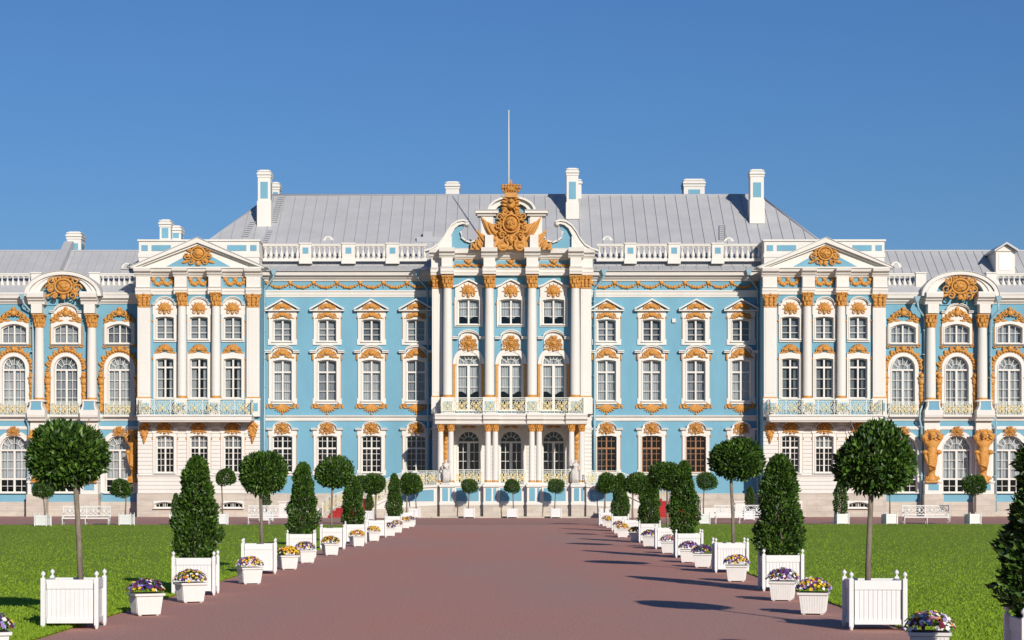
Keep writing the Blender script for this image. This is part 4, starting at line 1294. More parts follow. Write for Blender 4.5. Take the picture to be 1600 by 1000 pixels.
def crest():
    g = MB(); y = ya - .55; w = lambda q: W(q, PC)
    cx = xa_(798.5)
    P = lambda px, py: (xa_(px), y, za(py))
    g.prism([(xa_(a), za(b)) for a, b in ((772, 391), (774, 372), (778, 350), (785, 336), (790, 312), (807, 312), (812, 336), (820, 350), (824, 372), (826, 391))], y - .02, y + .45)
    # oval shield with rims
    g.blob(P(799, 351), (w(11), .4, w(12)), 0, 14, 8)
    for rr, th in ((1.14, 1.4),):
        g.tube([(cx + w(11) * rr * math.cos(t * PI / 10), y - .25, za(351) + w(12) * rr * math.sin(t * PI / 10)) for t in range(21)], w(th), 6)
    for (px, py, r, a, e) in ((781, 341, 6, 0, 1), (817, 341, 6, PI, -1), (778, 355, 6, 2, -1), (820, 356, 6, 1, 1), (785, 369, 6, 0, 1), (813, 369, 6, PI, -1), (793, 374, 5, 1, -1), (805, 374, 5, 2, 1), (790, 333, 5, 1, 1), (808, 333, 5, 2, -1)):
        g.spiral((xa_(px), y - .25, za(py)), w(r), 1.4, w(1.6), a, e, 12)
    # helmet and lion head above
    g.blob(P(798, 321), (w(7.5), .45, w(9)), 0, 10, 6); g.blob((cx, y - .45, za(317)), (w(3.6), .3, w(4)), 0, 8, 5)
    g.blob((cx, y - .4, za(326)), (w(4.6), .35, w(3)), 0, 8, 5)
    for e in (-1, 1):
        for i in range(6):
            g.petal((xa_(798 + e * 5), y - .1, za(314 + 4.5 * i)), PI / 2 - e * (1.1 + .15 * i), w(10), w(4.4), .2)
        # big volutes at the foot
        g.spiral((xa_(799 + e * 14), y - .2, za(385)), w(10), 1.5, w(2.3), PI / 2 + e * .4, e, 16)
        g.blob((xa_(799 + e * 14), y - .1, za(386)), (w(10), .2, w(5)), 0, 10, 5)
        # leaves down the flanks
        mm = lambda l: [(xa_(799 + (px - 799) * -e), za(py)) for px, py in l]
        for flag, ribs in (([(776, 381), (766, 372), (758, 358), (751.5, 339), (760, 347), (769, 351), (777, 352)], [((774, 378), (755, 345)), ((776, 370), (763, 350))]),
                           ([(772, 391), (756, 391), (750, 378), (743, 359), (752, 366), (762, 370), (772, 378)], [((768, 389), (746, 364)), ((771, 384), (756, 370))]),
                           ([(757, 391.4), (735, 391.4), (737, 379), (742, 383), (745, 373), (753, 382)], [((752, 390), (746, 377)), ((744, 390), (738.5, 382))])):
            g.prism(mm(flag), y - .05, y + .2)
            for a_, b_ in ribs:
                (ax, az_), (bx, bz) = mm([a_, b_])
                g.tube([(ax, y - .08, az_), ((ax + bx) / 2 + e * w(1), y - .16, (az_ + bz) / 2), (bx, y - .06, bz)], [w(1.6), w(2.2), w(.8)], 6)
    cr = random.Random(8)
    for i in range(34):
        a = 2 * PI * i / 34 + cr.uniform(-.1, .1); k = cr.uniform(.85, 1.25)
        g.petal((cx + w(14.5) * k * math.cos(a), y - .12, za(353) + w(20) * k * math.sin(a)), a + cr.uniform(-1.2, 1.2), w(cr.uniform(5, 10)), w(cr.uniform(2.5, 4.5)), .3)
    g.blob((cx, y - .42, za(352)), (w(2), .12, w(4.5)), 0, 8, 5)
    for e in (-1, 1):
        for k in range(5): g.petal((cx + e * w(1.2), y - .4, za(351)), PI / 2 - e * (.45 + .36 * k), w(8.2 - k * .7), w(1.7), .1)
        g.blob((cx + e * w(1.8), y - .42, za(345)), (w(1.3), .09, w(1.3)), 0, 6, 4)
    for k in range(3): g.petal((cx, y - .4, za(355)), -PI / 2 + .4 * (k - 1), w(6), w(2), .1)
    g.petal((cx, y - .25, za(368)), -PI / 2, w(16), w(9), .25)
    # crown
    g.prism([(xa_(a), za(b)) for a, b in ((789.5, 310.5), (807.5, 310.5), (808.5, 303.5), (788.5, 303.5))], y - .35, y + .45)
    for i in range(7):
        t = -1 + i / 3
        g.tube([(cx + w(9) * t, y - .15, za(304)), (cx + w(14) * t, y - .2, za(297)), (cx + w(12) * t, y - .1, za(291.5)), (cx + w(3) * t, y, za(290))], w(1.5), 5)
        g.blob((cx + w(13.4) * t, y - .3, za(295.5)), (w(2.4), .16, w(2.4)), 0, 7, 4)
        g.blob((cx + w(13.5) * t, y - .15, za(291.6)), (w(1.7), .14, w(1.7)), 0, 6, 4)
    g.blob((cx, y, za(297)), (w(12), .4, w(5)), 0, 10, 5)
    g.blob((cx, y, za(289)), (w(2.4), .22, w(2.4)), 0, 8, 5)
    g.box(cx - w(.7), cx + w(.7), y - .1, y + .1, za(288), za(282.5)); g.box(cx - w(2.2), cx + w(2.2), y - .09, y + .09, za(285.8), za(284.6))
    part(g, 'coat_of_arms', 'gold')
crest()
mb = MB(); mb.tube([(X(795, 158.5), 158.5, Z(330, 158.5)), (X(795, 158.5), 158.5, Z(240, 158.5)), (X(795, 158.5), 158.5, Z(173, 158.5))], [.065, .055, .035], 8)
mb.blob((X(795, 158.5), 158.5, Z(173, 158.5)), (.06, .06, .06)); part(mb, 'flagpole', 'white')
# roof over the portico block
mb = MB(); mb.prism([(x_(676), z(392.4)), (x_(924), z(392.4)), (x_(924), z(390)), (x_(676), z(390))], PC - 1.0, 163.0); part(mb, 'portico_roof', 'roof')

# slab and upper balcony
YS = 152.75
zs = lambda y: Z(y, YS); xs_ = lambda p: X(p, YS)
mb = MB()
mb.prismx([(YS + .35, zs(662)), (YS + .3, zs(657)), (YS + .12, zs(655)), (YS + .1, zs(650.5)), (YS, zs(649.5)), (YS, zs(646.5)), (PC, zs(646.5)), (PC, zs(662))], xs_(679), xs_(918))
for c_, w_ in ((696.5, 17), (768, 13), (836.5, 13), (901, 17)):
    mb.prismx([(YS + .2, zs(662) - .004), (YS + .15, zs(657)), (YS - .1, zs(655)), (YS - .12, zs(650.5)), (YS - .22, zs(649.5)), (YS - .22, zs(646.3)), (PC - .1, zs(646.3)), (PC - .1, zs(662) - .004)], xs_(c_ - w_), xs_(c_ + w_))
balc = part(mb, 'balcony', 'white')
A = [(xs_(688), 156.2, zs(646.3)), (xs_(688), YS + .1, zs(646.3)), (xs_(911), YS + .1, zs(646.3)), (xs_(911), 156.2, zs(646.3))]
railing(A, zs(621.5) - zs(646.3), balc, (0, PD, 0), mod=1.1)
# lower columns in pairs
YL = 153.3
for px in (688.5, 704.6, 762.5, 774, 831, 842.5, 893, 909):
    column(YL, px, 674.5, 752.5, 0.235, 13, YL)
for px in (696.5, 901):      # gilded herm between the outer pairs, on the wall behind
    g = MB(); herm(g, X(px, 155.5), Z(742, 155.5), Z(664, 155.5), W(9, 155.5), 155.6)
    g.box(X(px - 3, 155.5), X(px + 3, 155.5), 155.55, 155.7, Z(742, 155.5), Z(664, 155.5)); part(g, 'herm', 'gold')
    mb = MB(); mb.box(X(px - 6, 155.5), X(px + 6, 155.5), 155.7, PC, Z(757, 155.5), Z(662, 155.5)); part(mb, 'pier', 'white')

# terrace
YT, YR = 152.35, 153.0
zt_ = lambda y: Z(y, YT); xt = lambda p: X(p, YT)
mb = MB()
mb.box(xt(683), xt(917), YR, PC, zt_(789), zt_(757.5)); mb.box(xt(682), xt(918), YR - .12, PC, zt_(760.2), zt_(757.3))
mb.box(xt(683), xt(917), YR - .06, PC - .1, zt_(789), zt_(784))
for a, b in ((687.5, 710), (755.5, 779), (823.5, 847), (893, 915.5)):
    mb.box(xt(a), xt(b), YT, YR + .1, zt_(789), zt_(757.8)); mb.box(xt(a - 1.2), xt(b + 1.2), YT - .14, YR + .1, zt_(760.8), zt_(756.8))
    mb.box(xt(a - .8), xt(b + .8), YT - .08, YR + .1, zt_(788.8), zt_(784.4)); mb.box(xt(a + 1), xt(b - 1), YT + .3, YL + .45, zt_(757), zt_(753.2) - .02)
o = part(mb, 'terrace', 'white')
for a, b in ((691, 700), (703, 706.5), (759, 768), (771, 775.5), (827, 836), (839.5, 843), (897, 905), (908, 912)):
    q = MB(); q.box(xt(a), xt(b), YT - .02 - PD, YT + .02 - PD, zt_(783), zt_(762.5)); q.build('blue_panel', 'blue', o)
for a, b in ((713, 748), (781.5, 815), (849.5, 884)):
    q = MB(); q.box(X(a, YR), X(b, YR), YR - .02 - PD, YR + .02 - PD, zt_(783), zt_(762.5)); q.build('blue_panel', 'blue', o)
mb = MB()
mb.box(xt(683), xt(917), YR - .08, PC, -.5, zt_(789))
for a, b in ((687.2, 710.3), (755.2, 779.3), (823.2, 847.3), (892.7, 915.8)): mb.box(xt(a), xt(b), YT - .05, YR, -.5, zt_(789) - .004)
mb.box(xt(676), xt(922), YT - 1.0, YR, -.5, .1)
part(mb, 'stone_plinth', 'stone')
# terrace railings between the pedestals
for a, b in ((711, 755), (779.5, 823), (847.5, 892.5)):
    railing([(X(a, YR), YR + .1, zt_(757.3)), (X(b, YR), YR + .1, zt_(757.3))], Z(734, YR) - zt_(757.3), o, (0, PD, 0), mod=.78)

# curved stairs on both sides of the terrace
def stairs(e):
    mx = lambda x: e * x
    cx, cy = -9.7, 151.4
    top = zt_(757.3)
    n1, n2 = 10, 4
    rise = top / (n1 + n2)
    mb = MB(); cp = MB()
    for i in range(n1):
        a0, a1 = PI - PI / 2 * i / n1, PI - PI / 2 * (i + 1) / n1
        def q(r, a): return (mx(cx + r * math.cos(a)), cy + r * math.sin(a))
        zt = rise * (i + 1)
        mb.prismz([q(1.0, a0), q(4.7, a0), q(4.7, a1), q(1.0, a1)], -.3, zt)
        cp.prismz([q(1.35, a0 + .012), q(4.3, a0 + .012), q(4.3, a1 - .02), q(1.35, a1 - .02)], max(.0, zt - rise + .02), zt + .012)
    xe = xt(683)
    xs0 = cx
    for i in range(n2):
        xa1 = xs0 + (1.6) * i / n2; xb1 = xs0 + 1.6 * (i + 1) / n2
        zt = rise * (n1 + i + 1)
        mb.box(mx(xa1), mx(xb1), 152.4, 156.1, -.3, zt)
        cp.box(mx(xa1 - .012), mx(xb1), 152.75, 155.7, zt - rise + .02, zt + .012)
    mb.box(mx(xs0 + 1.6), mx(xe), 152.4, 157, -.3, top - .004)
    o = part(mb, 'stairs', 'stone')
    cp.v = [(a, b - PD, c) for a, b, c in cp.v]
    cp.build('carpet', 'red', o)
    # parapet wall facing the court
    yq = 152.2
    pz = lambda l: [(X(799.5 - e * -1 * (799.5 - p) * 1, yq) if False else (X(p, yq) if e > 0 else X(1599 - p, yq)), Z(q_, yq)) for p, q_ in l]
    w1 = MB(); w1.prism(pz([(584, 791), (628, 770), (643, 762.5), (683, 761), (683, 789), (584, 796)]), yq - .25, yq + .15)
    w1.prism(pz([(582, 792.5), (628, 770.5), (643, 762.6), (683.4, 761.2), (683.4, 757.5), (643, 758.5), (626, 767), (580, 789)]), yq - .4, yq + .3)
    o2 = part(w1, 'parapet', 'white')
    q2 = MB(); q2.prism(pz([(622, 783), (622, 778), (643, 766.5), (678, 765), (678, 783)]), yq - .28 - PD, yq - PD); q2.build('blue_panel', 'blue', o2)
    w1 = MB(); w1.prism(pz([(584, 795.9), (683, 788.9), (683, 812), (584, 812)]), yq - .3, yq + .18); part(w1, 'stone_plinth', 'stone')
    # railings following the flight
    R1 = []
    for i in range(9):
        a = PI - PI / 2 * i / 8
        R1.append((mx(cx + 4.72 * math.cos(a)), cy + 4.72 * math.sin(a), rise * (.6 + n1 * i / 8)))
    R1.append((mx(xe), 156.1, top))
    railing(R1, 1.05, o, (0, PD, 0), mod=.9)
    R2 = [(mx(cx + .98 * math.cos(PI - PI / 2 * i / 3)), cy + .98 * math.sin(PI - PI / 2 * i / 3), rise * (.6 + n1 * i / 3)) for i in range(4)]
    R2 += [(mx(xs0 + 1.6), 152.3, top), (mx(xe), 152.3, top)]
    railing(R2, 1.05, o, (0, PD, 0), mod=.9)
    # end pier
    w1 = MB(); w1.frustum(mx(-17.4), 152.2, 0, 1.15, .42, .36); w1.frustum(mx(-17.4), 152.2, 1.15, 1.3, .45, .48)
    w1.box(mx(-17.0), mx(-14.5), 152.05, 152.35, 0, .75)
    part(w1, 'stair_pier', 'white')
for e in (-1, 1):
    # e here: -1 mirrors to the right side
    stairs(1 if e < 0 else -1)

# ---- wings
for side in (-1, 1):
    cen = wingsW[side]
    D = 160
    z = lambda y: Z(y, D)
    if side < 0: x0, x1 = X(-165, D), X(225, D)
    else: x0, x1 = X(1375, D), X(1765, D)
    hs = []
    for px in cen:
        for wt in (wingA, wingB, wingC): hs += wt.holes(px)
    wall('wall', 'blue', x0, x1, z(784), z(468), D, hs)
    mb = MB(); mb.box(x0, x1, 159.85, 160.3, -.5, z(784)); part(mb, 'stone_plinth', 'stone')
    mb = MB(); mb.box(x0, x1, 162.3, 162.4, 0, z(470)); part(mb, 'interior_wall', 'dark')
    pcen = cen[3] if side < 0 else cen[1]
    for px in cen:
        (wingA2 if px == pcen else wingA).put(px); wingB.put(px); wingC.put(px)
    cols = (61.5, 143.5) if side < 0 else (1454.5, 1535)
    mb = MB()
    pc = 103.3 if side < 0 else 1496
    for xa0, xa1 in ((x0, X(pc - 40, D)), (X(pc + 40, D), x1)): mb.cornice(xa0, xa1, D, [(.08, z(475)), (.14, z(473)), (.3, z(471.5)), (.36, z(468.5)), (.62, z(467)), (.66, z(463)), (.74, z(460)), (.72, z(458.5))])
    for px in cols:
        for a, b, p in ((-18, 18, 1.25),):
            mb.cornice(X(px - 13, D), X(px + 13, D), D, [(p - .25, z(477) - .004), (p - .2, z(473)), (p, z(471)), (p + .06, z(468.5)), (p + .3, z(467)), (p + .34, z(461)), (p + .3, z(458.5) + .01)])
        mb.box(X(px - 8.5, D), X(px + 8.5, D), D - 1.0, D, z(491), z(476.5))
    part(mb, 'cornice', 'white')
    mb = MB()
    mb.cornice(x0, x1, D, [(.08, z(657.5)), (.12, z(655)), (.3, z(652.5)), (.34, z(649.5)), (.34, z(648))])
    mb.cornice(x0, x1, D, [(.06, z(671.5)), (.1, z(670)), (.1, z(667)), (.06, z(666))])
    for px in cols:
        mb.cornice(X(px - 14, D), X(px + 14, D), D, [(.9, z(658)), (.95, z(655)), (1.15, z(652.5)), (1.2, z(649)), (1.2, z(641.5))])
    part(mb, 'string_course', 'white')
    for px in cols:
        column(D, px, 512.5, 623.5, .39, 21, D - .6)
        mb = MB(); mb.box(X(px - 9, D), X(px + 9, D), D - 1.12, D, z(641.4), z(628)); 
        o = part(mb, 'pedestal', 'blue')
        w1 = MB()
        for e in (-1, 1):
            w1.prism([(X(px + e * 9, D), z(641.4)), (X(px + e * 13, D), z(641.4)), (X(px + e * 10, D), z(635)), (X(px + e * 9.6, D), z(626)), (X(px + e * 8, D), z(626)), (X(px + e * 7.6, D), z(634))], D - 1.16 - PD, D - PD)
        w1.box(X(px - 10.5, D), X(px + 10.5, D), D - 1.2 - PD, D - PD, z(628), z(625.4)); w1.build('pedestal_moulding', 'white', o)
        # pier, small blue panel and giant figure below
        mb = MB(); mb.box(X(px - 12, D), X(px + 12, D), D - .5, D, z(771), z(658)); mb.box(X(px - 13.5, D), X(px + 13.5, D), D - 1.05, D, z(772), z(754.5)); mb.box(X(px - 14.5, D), X(px + 14.5, D), D - 1.15, D, z(754.5), z(751.5))
        o = part(mb, 'pier', 'white')
        w1 = MB(); w1.box(X(px - 8, D), X(px + 8, D), D - 1.07 - PD, D - 1.03 - PD, z(766), z(756.5)); w1.build('blue_panel', 'blue', o)
        mb = MB(); mb.box(X(px - 15, D), X(px + 15, D), D - 1.2, D - .1, -.5, z(772)); part(mb, 'pier_plinth', 'stone')
    # piers between the ground arches elsewhere
    mb = MB()
    mids = [(a + b) / 2 for a, b in zip(cen, cen[1:])]
    for px in mids:
        if min(abs(px - q) for q in cols) > 14:
            mb.box(X(px - 11, D), X(px + 11, D), D - .3, D, z(771), z(672))
    if mb.v: part(mb, 'pier', 'white')
    # narrow bands between the storeys of each bay
    # segmental pediment
    pc = 103.3 if side < 0 else 1496
    yp = D - .75
    mb = MB(); n = 20
    def E(a, rx, rz): return (X(pc + rx * math.cos(a), D), z(464.5 - rz * math.sin(a)))
    for i in range(n):
        a0, a1 = PI * i / n, PI * (i + 1) / n
        mb.prism([E(a0, 38, 29.5), E(a0, 58, 36.5), E(a1, 58, 36.5), E(a1, 38, 29.5)], yp - .2, D + .7)
        mb.prism([E(a0, 54, 33), E(a0, 60, 38.5), E(a1, 60, 38.5), E(a1, 54, 33)], yp - .5, D + .8)
        mb.prism([E(a0, 46, 32), E(a0, 52, 34), E(a1, 52, 34), E(a1, 46, 32)], yp - .32, D + .6)
    for e in (-1, 1):
        mb.prism([(X(pc + e * 29, D), z(464.4)), (X(pc + e * 60, D), z(464.4)), (X(pc + e * 60, D), z(459.5)), (X(pc + e * 29, D), z(459.5))], yp - .35, D)
    o = part(mb, 'arched_pediment', 'white')
    q = MB(); q.prism([E(PI * i / 12, 39, 30.5) for i in range(13)] + [(X(pc - 41, D), z(466)), (X(pc - 41, D), z(477)), (X(pc + 41, D), z(477)), (X(pc + 41, D), z(466))], D - .12 - PD, D + .5 - PD); q.build('blue_field', 'blue', o)
    q = MB(); cartouche(q, X(pc, D), z(449), W(56, D), W(41, D), D - .9 - PD); q.build('cartouche', 'gold', o)
    q = MB()
    for i in range(n):
        a0, a1 = PI * i / n, PI * (i + 1) / n
        q.prism([E(a0, 60, 38.6), E(a0, 61, 39.4), E(a1, 61, 39.4), E(a1, 60, 38.6)], yp - .58 - PD, D + .9 - PD)
    q.build('roof_flashing', 'roof', o)
    # window balconets
    for px in cen:
        mb = MB(); mb.box(X(px - 23, D), X(px + 23, D), D - .55, D, z(651.5), z(649.2)); o = part(mb, 'balconet', 'white')
        railing([(X(px - 22, D), D - .5, z(649.2)), (X(px + 22, D), D - .5, z(649.2))], z(628.5) - z(649.2), o, (0, PD, 0), mod=.75)
    # roof
    rd = 165.6; zr = Z(392, rd); ze = Z(459, D)
    mb = MB()
    xr0, xr1 = (x0, X(230, D)) if side < 0 else (X(1370, D), x1)
    sl = (zr - ze) / (rd - 159.3)
    zq = ze + 1.25 * sl
    mb.prismx([(160.55, zq), (rd, zr), (rd + 6, ze), (rd + 6, ze - .3), (160.55, ze - .12)], xr0, xr1)
    o = part(mb, 'roof', 'roof')
    s_ = MB(); xx = xr0 + .4
    while xx < xr1:
        s_.prismx([(160.6 - PD, zq + .02), (rd - PD, zr + .0), (rd - PD, zr + .055), (160.6 - PD, zq + .075)], xx - .02, xx + .02); xx += .72
    s_.box(xr0, xr1, rd - .12 - PD, rd + .12 - PD, zr - .05, zr + .07)
    s_.build('roof_seams', 'seam', o)
    for a, b in ((xr0, X(pc - 41, D)), (X(pc + 41, D), xr1)):
        q = MB(); q.prismx([(159.3, ze), (160.54, zq), (160.54, ze - .1), (159.3, ze - .1)], a, b); part(q, 'roof_apron', 'roof')
if True:
    balustrade([(-140, -36), (-18, 50), (157, 215)], [(50, 66), (141, 157), (-36, -18)], 160.5, 428, 453, squares=False)
    balustrade([(1385, 1442), (1546, 1640), (1658, 1740)], [(1430, 1446), (1540, 1556), (1640, 1658)], 160.5, 428, 453, squares=False)
# raised fire wall on the left wing roof
mb = MB(); mb.prismx([(160.7, Z(452, 160.7)), (160.9, Z(424, 160.9)), (165.9, Z(377, 165.9)), (166.8, Z(379, 166.8)), (166.8, Z(420, 166))], X(88, 163), X(101, 163))
part(mb, 'fire_wall', 'roof')

# giant gilded figures
def atlas_mesh():
    N = {
     'pelvis': ((0, -.15, 2.35), .40), 'waist': ((.02, -.2, 2.75), .30), 'chest': ((0, -.25, 3.15), (.46, .36)), 'neck': ((0, -.38, 3.55), .17), 'head': ((0, -.52, 3.82), .25), 'crown': ((0, -.45, 4.12), .26),
     'ls': ((-.46, -.2, 3.35), .20), 'le': ((-.60, -.38, 3.62), .18), 'lh': ((-.28, -.42, 3.98), .15),
     'rs': ((.46, -.2, 3.35), .20), 're': ((.60, -.38, 3.62), .18), 'rh': ((.28, -.42, 3.98), .15),
     'thigh': ((-.02, -.2, 1.95), .43), 'knee': ((.03, -.22, 1.45), .33), 'shin': ((.04, -.15, .95), .2), 'foot': ((0, -.15, .55), .24)}
    E = [('pelvis', 'waist'), ('waist', 'chest'), ('chest', 'neck'), ('neck', 'head'), ('head', 'crown'), ('chest', 'ls'), ('ls', 'le'), ('le', 'lh'), ('chest', 'rs'), ('rs', 're'), ('re', 'rh'), ('pelvis', 'thigh'), ('thigh', 'knee'), ('knee', 'shin'), ('shin', 'foot')]
    return skin_body(N, E, 2)
me_at = atlas_mesh(); me_at.materials.append(M['gold'])
def atlas_extra():
    g = MB()
    for k in range(7):      # cloth sweeping round the hips and falling to the foot
        z0 = 2.5 - .14 * k
        g.tube([(-.42 - .07 * math.sin(k * 1.3), -.1, z0 + .1), (-.2, -.55, z0 - .25), (.12, -.58, z0 - .42), (.38 - .03 * k, -.3, z0 - .25 + .05 * k)], [.05, .11, .11, .05], 6)
    for i in range(5):
        x = -.5 + .07 * i
        g.tube([(x, -.25, 2.5 - .05 * i), (x + .07, -.4, 2.0), (x + .26, -.45, 1.4), (x + .42, -.38, .85 + .04 * i)], [.05, .09, .08, .03], 5)
    g.lathe(0, -.12, [(.36, .06), (.40, .16), (.34, .4), (.24, .62), (.18, .9)], 12)
    for i in range(7):
        g.petal((.1 * (i - 3), -.38 + .02 * abs(i - 3), .12), PI / 2 - .1 * (i - 3), .42, .15, .1)
    g.box(-.44, .44, -.5, .1, .0, .09)
    for e in (-1, 1):
        g.spiral((e * .3, -.3, .25), .2, 1.3, .06, 0, e, 10)
        for i in range(5):
            g.blob((e * (.08 + .08 * i), -.45 + .03 * i, 4.14 - .05 * i), (.13, .13, .12), 0, 7, 4)
    ar = random.Random(3)
    for i in range(26):
        a = 2 * PI * i / 26
        g.petal((.36 * math.cos(a), -.36 - .1 * ar.random(), 3.74 + .24 * math.sin(a)), a + ar.uniform(-1, 1), ar.uniform(.25, .45), ar.uniform(.14, .24), .12)
    for e in (-1, 1):
        g.blob((e * .5, -.32, 3.62), (.24, .2, .26), 0, 8, 5); g.blob((e * .44, -.28, 2.42), (.2, .22, .2), 0, 8, 5)
    for i in range(10):
        g.blob((.26 * math.cos(i * .7), -.6 + .05 * (i % 3), 3.98 + .1 * math.sin(i * 1.9)), (.09, .08, .08), 0, 6, 4)
        if i < 7: g.blob((.12 * math.cos(i), -.72, 3.66 - .05 * (i % 4)), (.07, .06, .08), 0, 6, 4)
    return g.mesh('drapery', 'gold')
me_ae = atlas_extra()
me_az = Z(752, 159.2)
ats = [61.5, 143.5, 1454.5, 1535]
for px in ats:
    o = link('giant_figure', me_at, palace, (X(px, 159.3), -0.85, me_az - .1)); o.scale = (1.22, 1.1, 1.0)
    link('drapery', me_ae, o)
# half figures in the shade at the pavilion flanks
for px in (209, 1392):
    o = link('giant_figure', me_at, palace, (X(px, 159.3), -0.55, me_az - .1)); link('drapery', me_ae, o)

# ---- main roof
RX0, RX1 = X(425, 171), X(1186, 171)
zr = Z(305, 171); ze = Z(418, 160.2); slope = (zr - ze) / (171 - 160.2)
EX0, EX1 = -27.4, 27.6
mb = MB()
vs_ = [(EX0, 160.2, ze), (EX1, 160.2, ze), (EX1, 181.8, ze), (EX0, 181.8, ze), (RX0, 171, zr), (RX1, 171, zr)]
mb.add(vs_, [(0, 1, 5, 4), (1, 2, 5), (2, 3, 4, 5), (3, 0, 4), (0, 3, 2, 1)])
roof = part(mb, 'roof', 'roof')
s_ = MB()
def on_roof(x, y): return ze + (y - 160.2) * slope
xx = EX0 + .5
nrm = .05
while xx < EX1 - .3:
    if xx < RX0: yt = 160.2 + (171 - 160.2) * (xx - EX0) / (RX0 - EX0)
    elif xx > RX1: yt = 160.2 + (171 - 160.2) * (EX1 - xx) / (EX1 - RX1)
    else: yt = 171
    s_.prismx([(160.3 - PD, on_roof(0, 160.3)), (yt - PD, on_roof(0, yt)), (yt - PD, on_roof(0, yt) + .07), (160.3 - PD, on_roof(0, 160.3) + .07)], xx - .022, xx + .022)
    xx += .93
s_.tube([(RX0, 171 - PD, zr), (RX1, 171 - PD, zr)], .12, 6)
s_.tube([(EX0, 160.2 - PD, ze), (RX0, 171 - PD, zr)], .1, 6)
s_.tube([(EX1, 160.2 - PD, ze), (RX1, 171 - PD, zr)], .1, 6)
s_.build('roof_seams', 'seam', roof)

# ---- chimneys: x0, x1, top row, foot row, distance, panel rows
def chimney(px0, px1, yt, yb, D, panel=None, deep=1.3, two=False):
    z = lambda y: Z(y, D)
    a, b = X(px0, D), X(px1, D)
    w = W(1, D)
    mb = MB()
    y0, y1 = D, D + deep
    mb.box(a + 1.5 * w, b - 1.5 * w, y0, y1, z(yb) - .6, z(yt + 7))
    mb.box(a + .5 * w, b - .5 * w, y0 - .06, y1 + .06, z(yt + 12), z(yt + 9)) if panel else None
    mb.box(a, b, y0 - .14, y1 + .14, z(yt + 8), z(yt + 5))
    mb.box(a + 2 * w, b - 2 * w, y0 - .02, y1 + .02, z(yt + 5), z(yt + 3))
    mb.box(a + 1 * w, b - 1 * w, y0 - .08, y1 + .08, z(yt + 3), z(yt + 1.5))
    mb.box(a + 4 * w, b - 4 * w, y0 + .1, y1 - .1, z(yt + 1.5), z(yt))
    if panel and panel[2]:
        mb.box(a + .3 * w, b - .3 * w, y0 - .1, y1 + .1, z(yb) - .5, z(panel[2]))
    o = part(mb, 'chimney', 'white')
    if panel:
        m = (px0 + px1) / 2; hw = (px1 - px0) * .26
        q = MB(); q.box(X(m - hw, D), X(m + hw, D), y0 - .025 - PD, y0 + .02 - PD, z(panel[1]), z(panel[0]))
        q.box(b - 1.6 * w, b - 1.4 * w, y0 + .25 - PD, y1 - .25 - PD, z(panel[1]), z(panel[0])); q.build('blue_panel', 'blue', o)
    q = MB(); q.box(a + .2 * w, b - .2 * w, y0 - .1 - PD, y1 + .1 - PD, z(yt + 5) , z(yt + 4.6)); q.build('chimney_flashing', 'roof', o)
    return o
chimney(401.5, 424, 265, 345, 166.2, (284, 310, 314))
chimney(423, 438, 284, 335, 171.5, (300, 309, None))
chimney(884, 905, 262, 333, 167.2, (284, 311, 316))
chimney(900, 910, 279, 325, 170.5)
chimney(1171, 1195, 264, 340, 166.6, (285, 308, 312))
chimney(695, 719, 283, 312, 173.5, (303, 309, None), 2)
chimney(1067, 1102.5, 279, 312, 174, (296, 304, None), 2)
chimney(103, 128, 361.5, 396, 166.6, (380, 391, None), 1.6)
chimney(248, 268, 342.5, 385, 160.5, (356, 372, None), 1.4)
chimney(266, 284, 352, 385, 161.3, (363, 372, None), 1.4)
# ---- dormer on the right wing, small eyebrow vents, hatches and ladders
D = 161.8
z = lambda y: Z(y, D)
mb = MB()
mb.box(X(1556, D), X(1586, D), D, D + 6, z(428), z(393)); o = part(mb, 'dormer', 'white')
q = MB(); q.box(X(1561, D), X(1581, D), D - .04 - PD, D - PD, z(422), z(396)); q.build('dormer_panel', 'paint', o)
q = MB()
q.prism([(X(1552, D), z(394)), (X(1571, D), z(382)), (X(1590, D), z(394)), (X(1590, D), z(391)), (X(1571, D), z(379)), (X(1552, D), z(391))], D - .5 - PD, D + 5.2 - PD)
q.box(X(1556.5, D), X(1557.0, D), D + .03 - PD, D + 5 - PD, z(427), z(393.5))
q.build('dormer_roof', 'roof', o)
q = MB(); q.prism([(X(1555, D), z(392.8)), (X(1571, D), z(383)), (X(1587, D), z(392.8))], D - .1 - PD, D + 4.9 - PD); q.build('dormer_gable', 'white', o)
for px, py, D in ((513, 378, 164.1), (949, 378, 164.1), (1139, 380, 164), (1400, 418, 163.0), (198, 420, 162.6)):
    mb = MB(); r = W(8.5, D)
    for rr, y0, m in ((1, D, 'white'),):
        pts = [(X(px, D) + r * math.cos(PI * i / 10), Z(py, D) + r * 1.1 * math.sin(PI * i / 10)) for i in range(11)]
        mb.prism(pts, D, D + 2.2)
    o = part(mb, 'roof_vent', 'white')
    q = MB()
    for i in range(5):
        q.box(X(px - 5.5 + i * .8, D), X(px + 5.5 - i * .8, D), D - .03 - PD, D - PD + .01, Z(py - 1 - i * 1.4, D), Z(py - 1.7 - i * 1.4, D))
    q.build('louvre', 'seam', o)
mb = MB()
for (px0, px1, py, yy) in ((661, 676, 366, 164.2),):
    mb.box(X(px0, yy), X(px1, yy), yy, yy + .6, Z(py + 1.5, yy) - .3, Z(py - 4.5, yy))
part(mb, 'roof_hatch', 'seam')
mb = MB()
mb.box(X(651, 163.8), X(700, 163.8), 163.8, 164.3, Z(371.5, 163.8) - .35, Z(370, 163.8)); part(mb, 'snow_guard', 'seam')
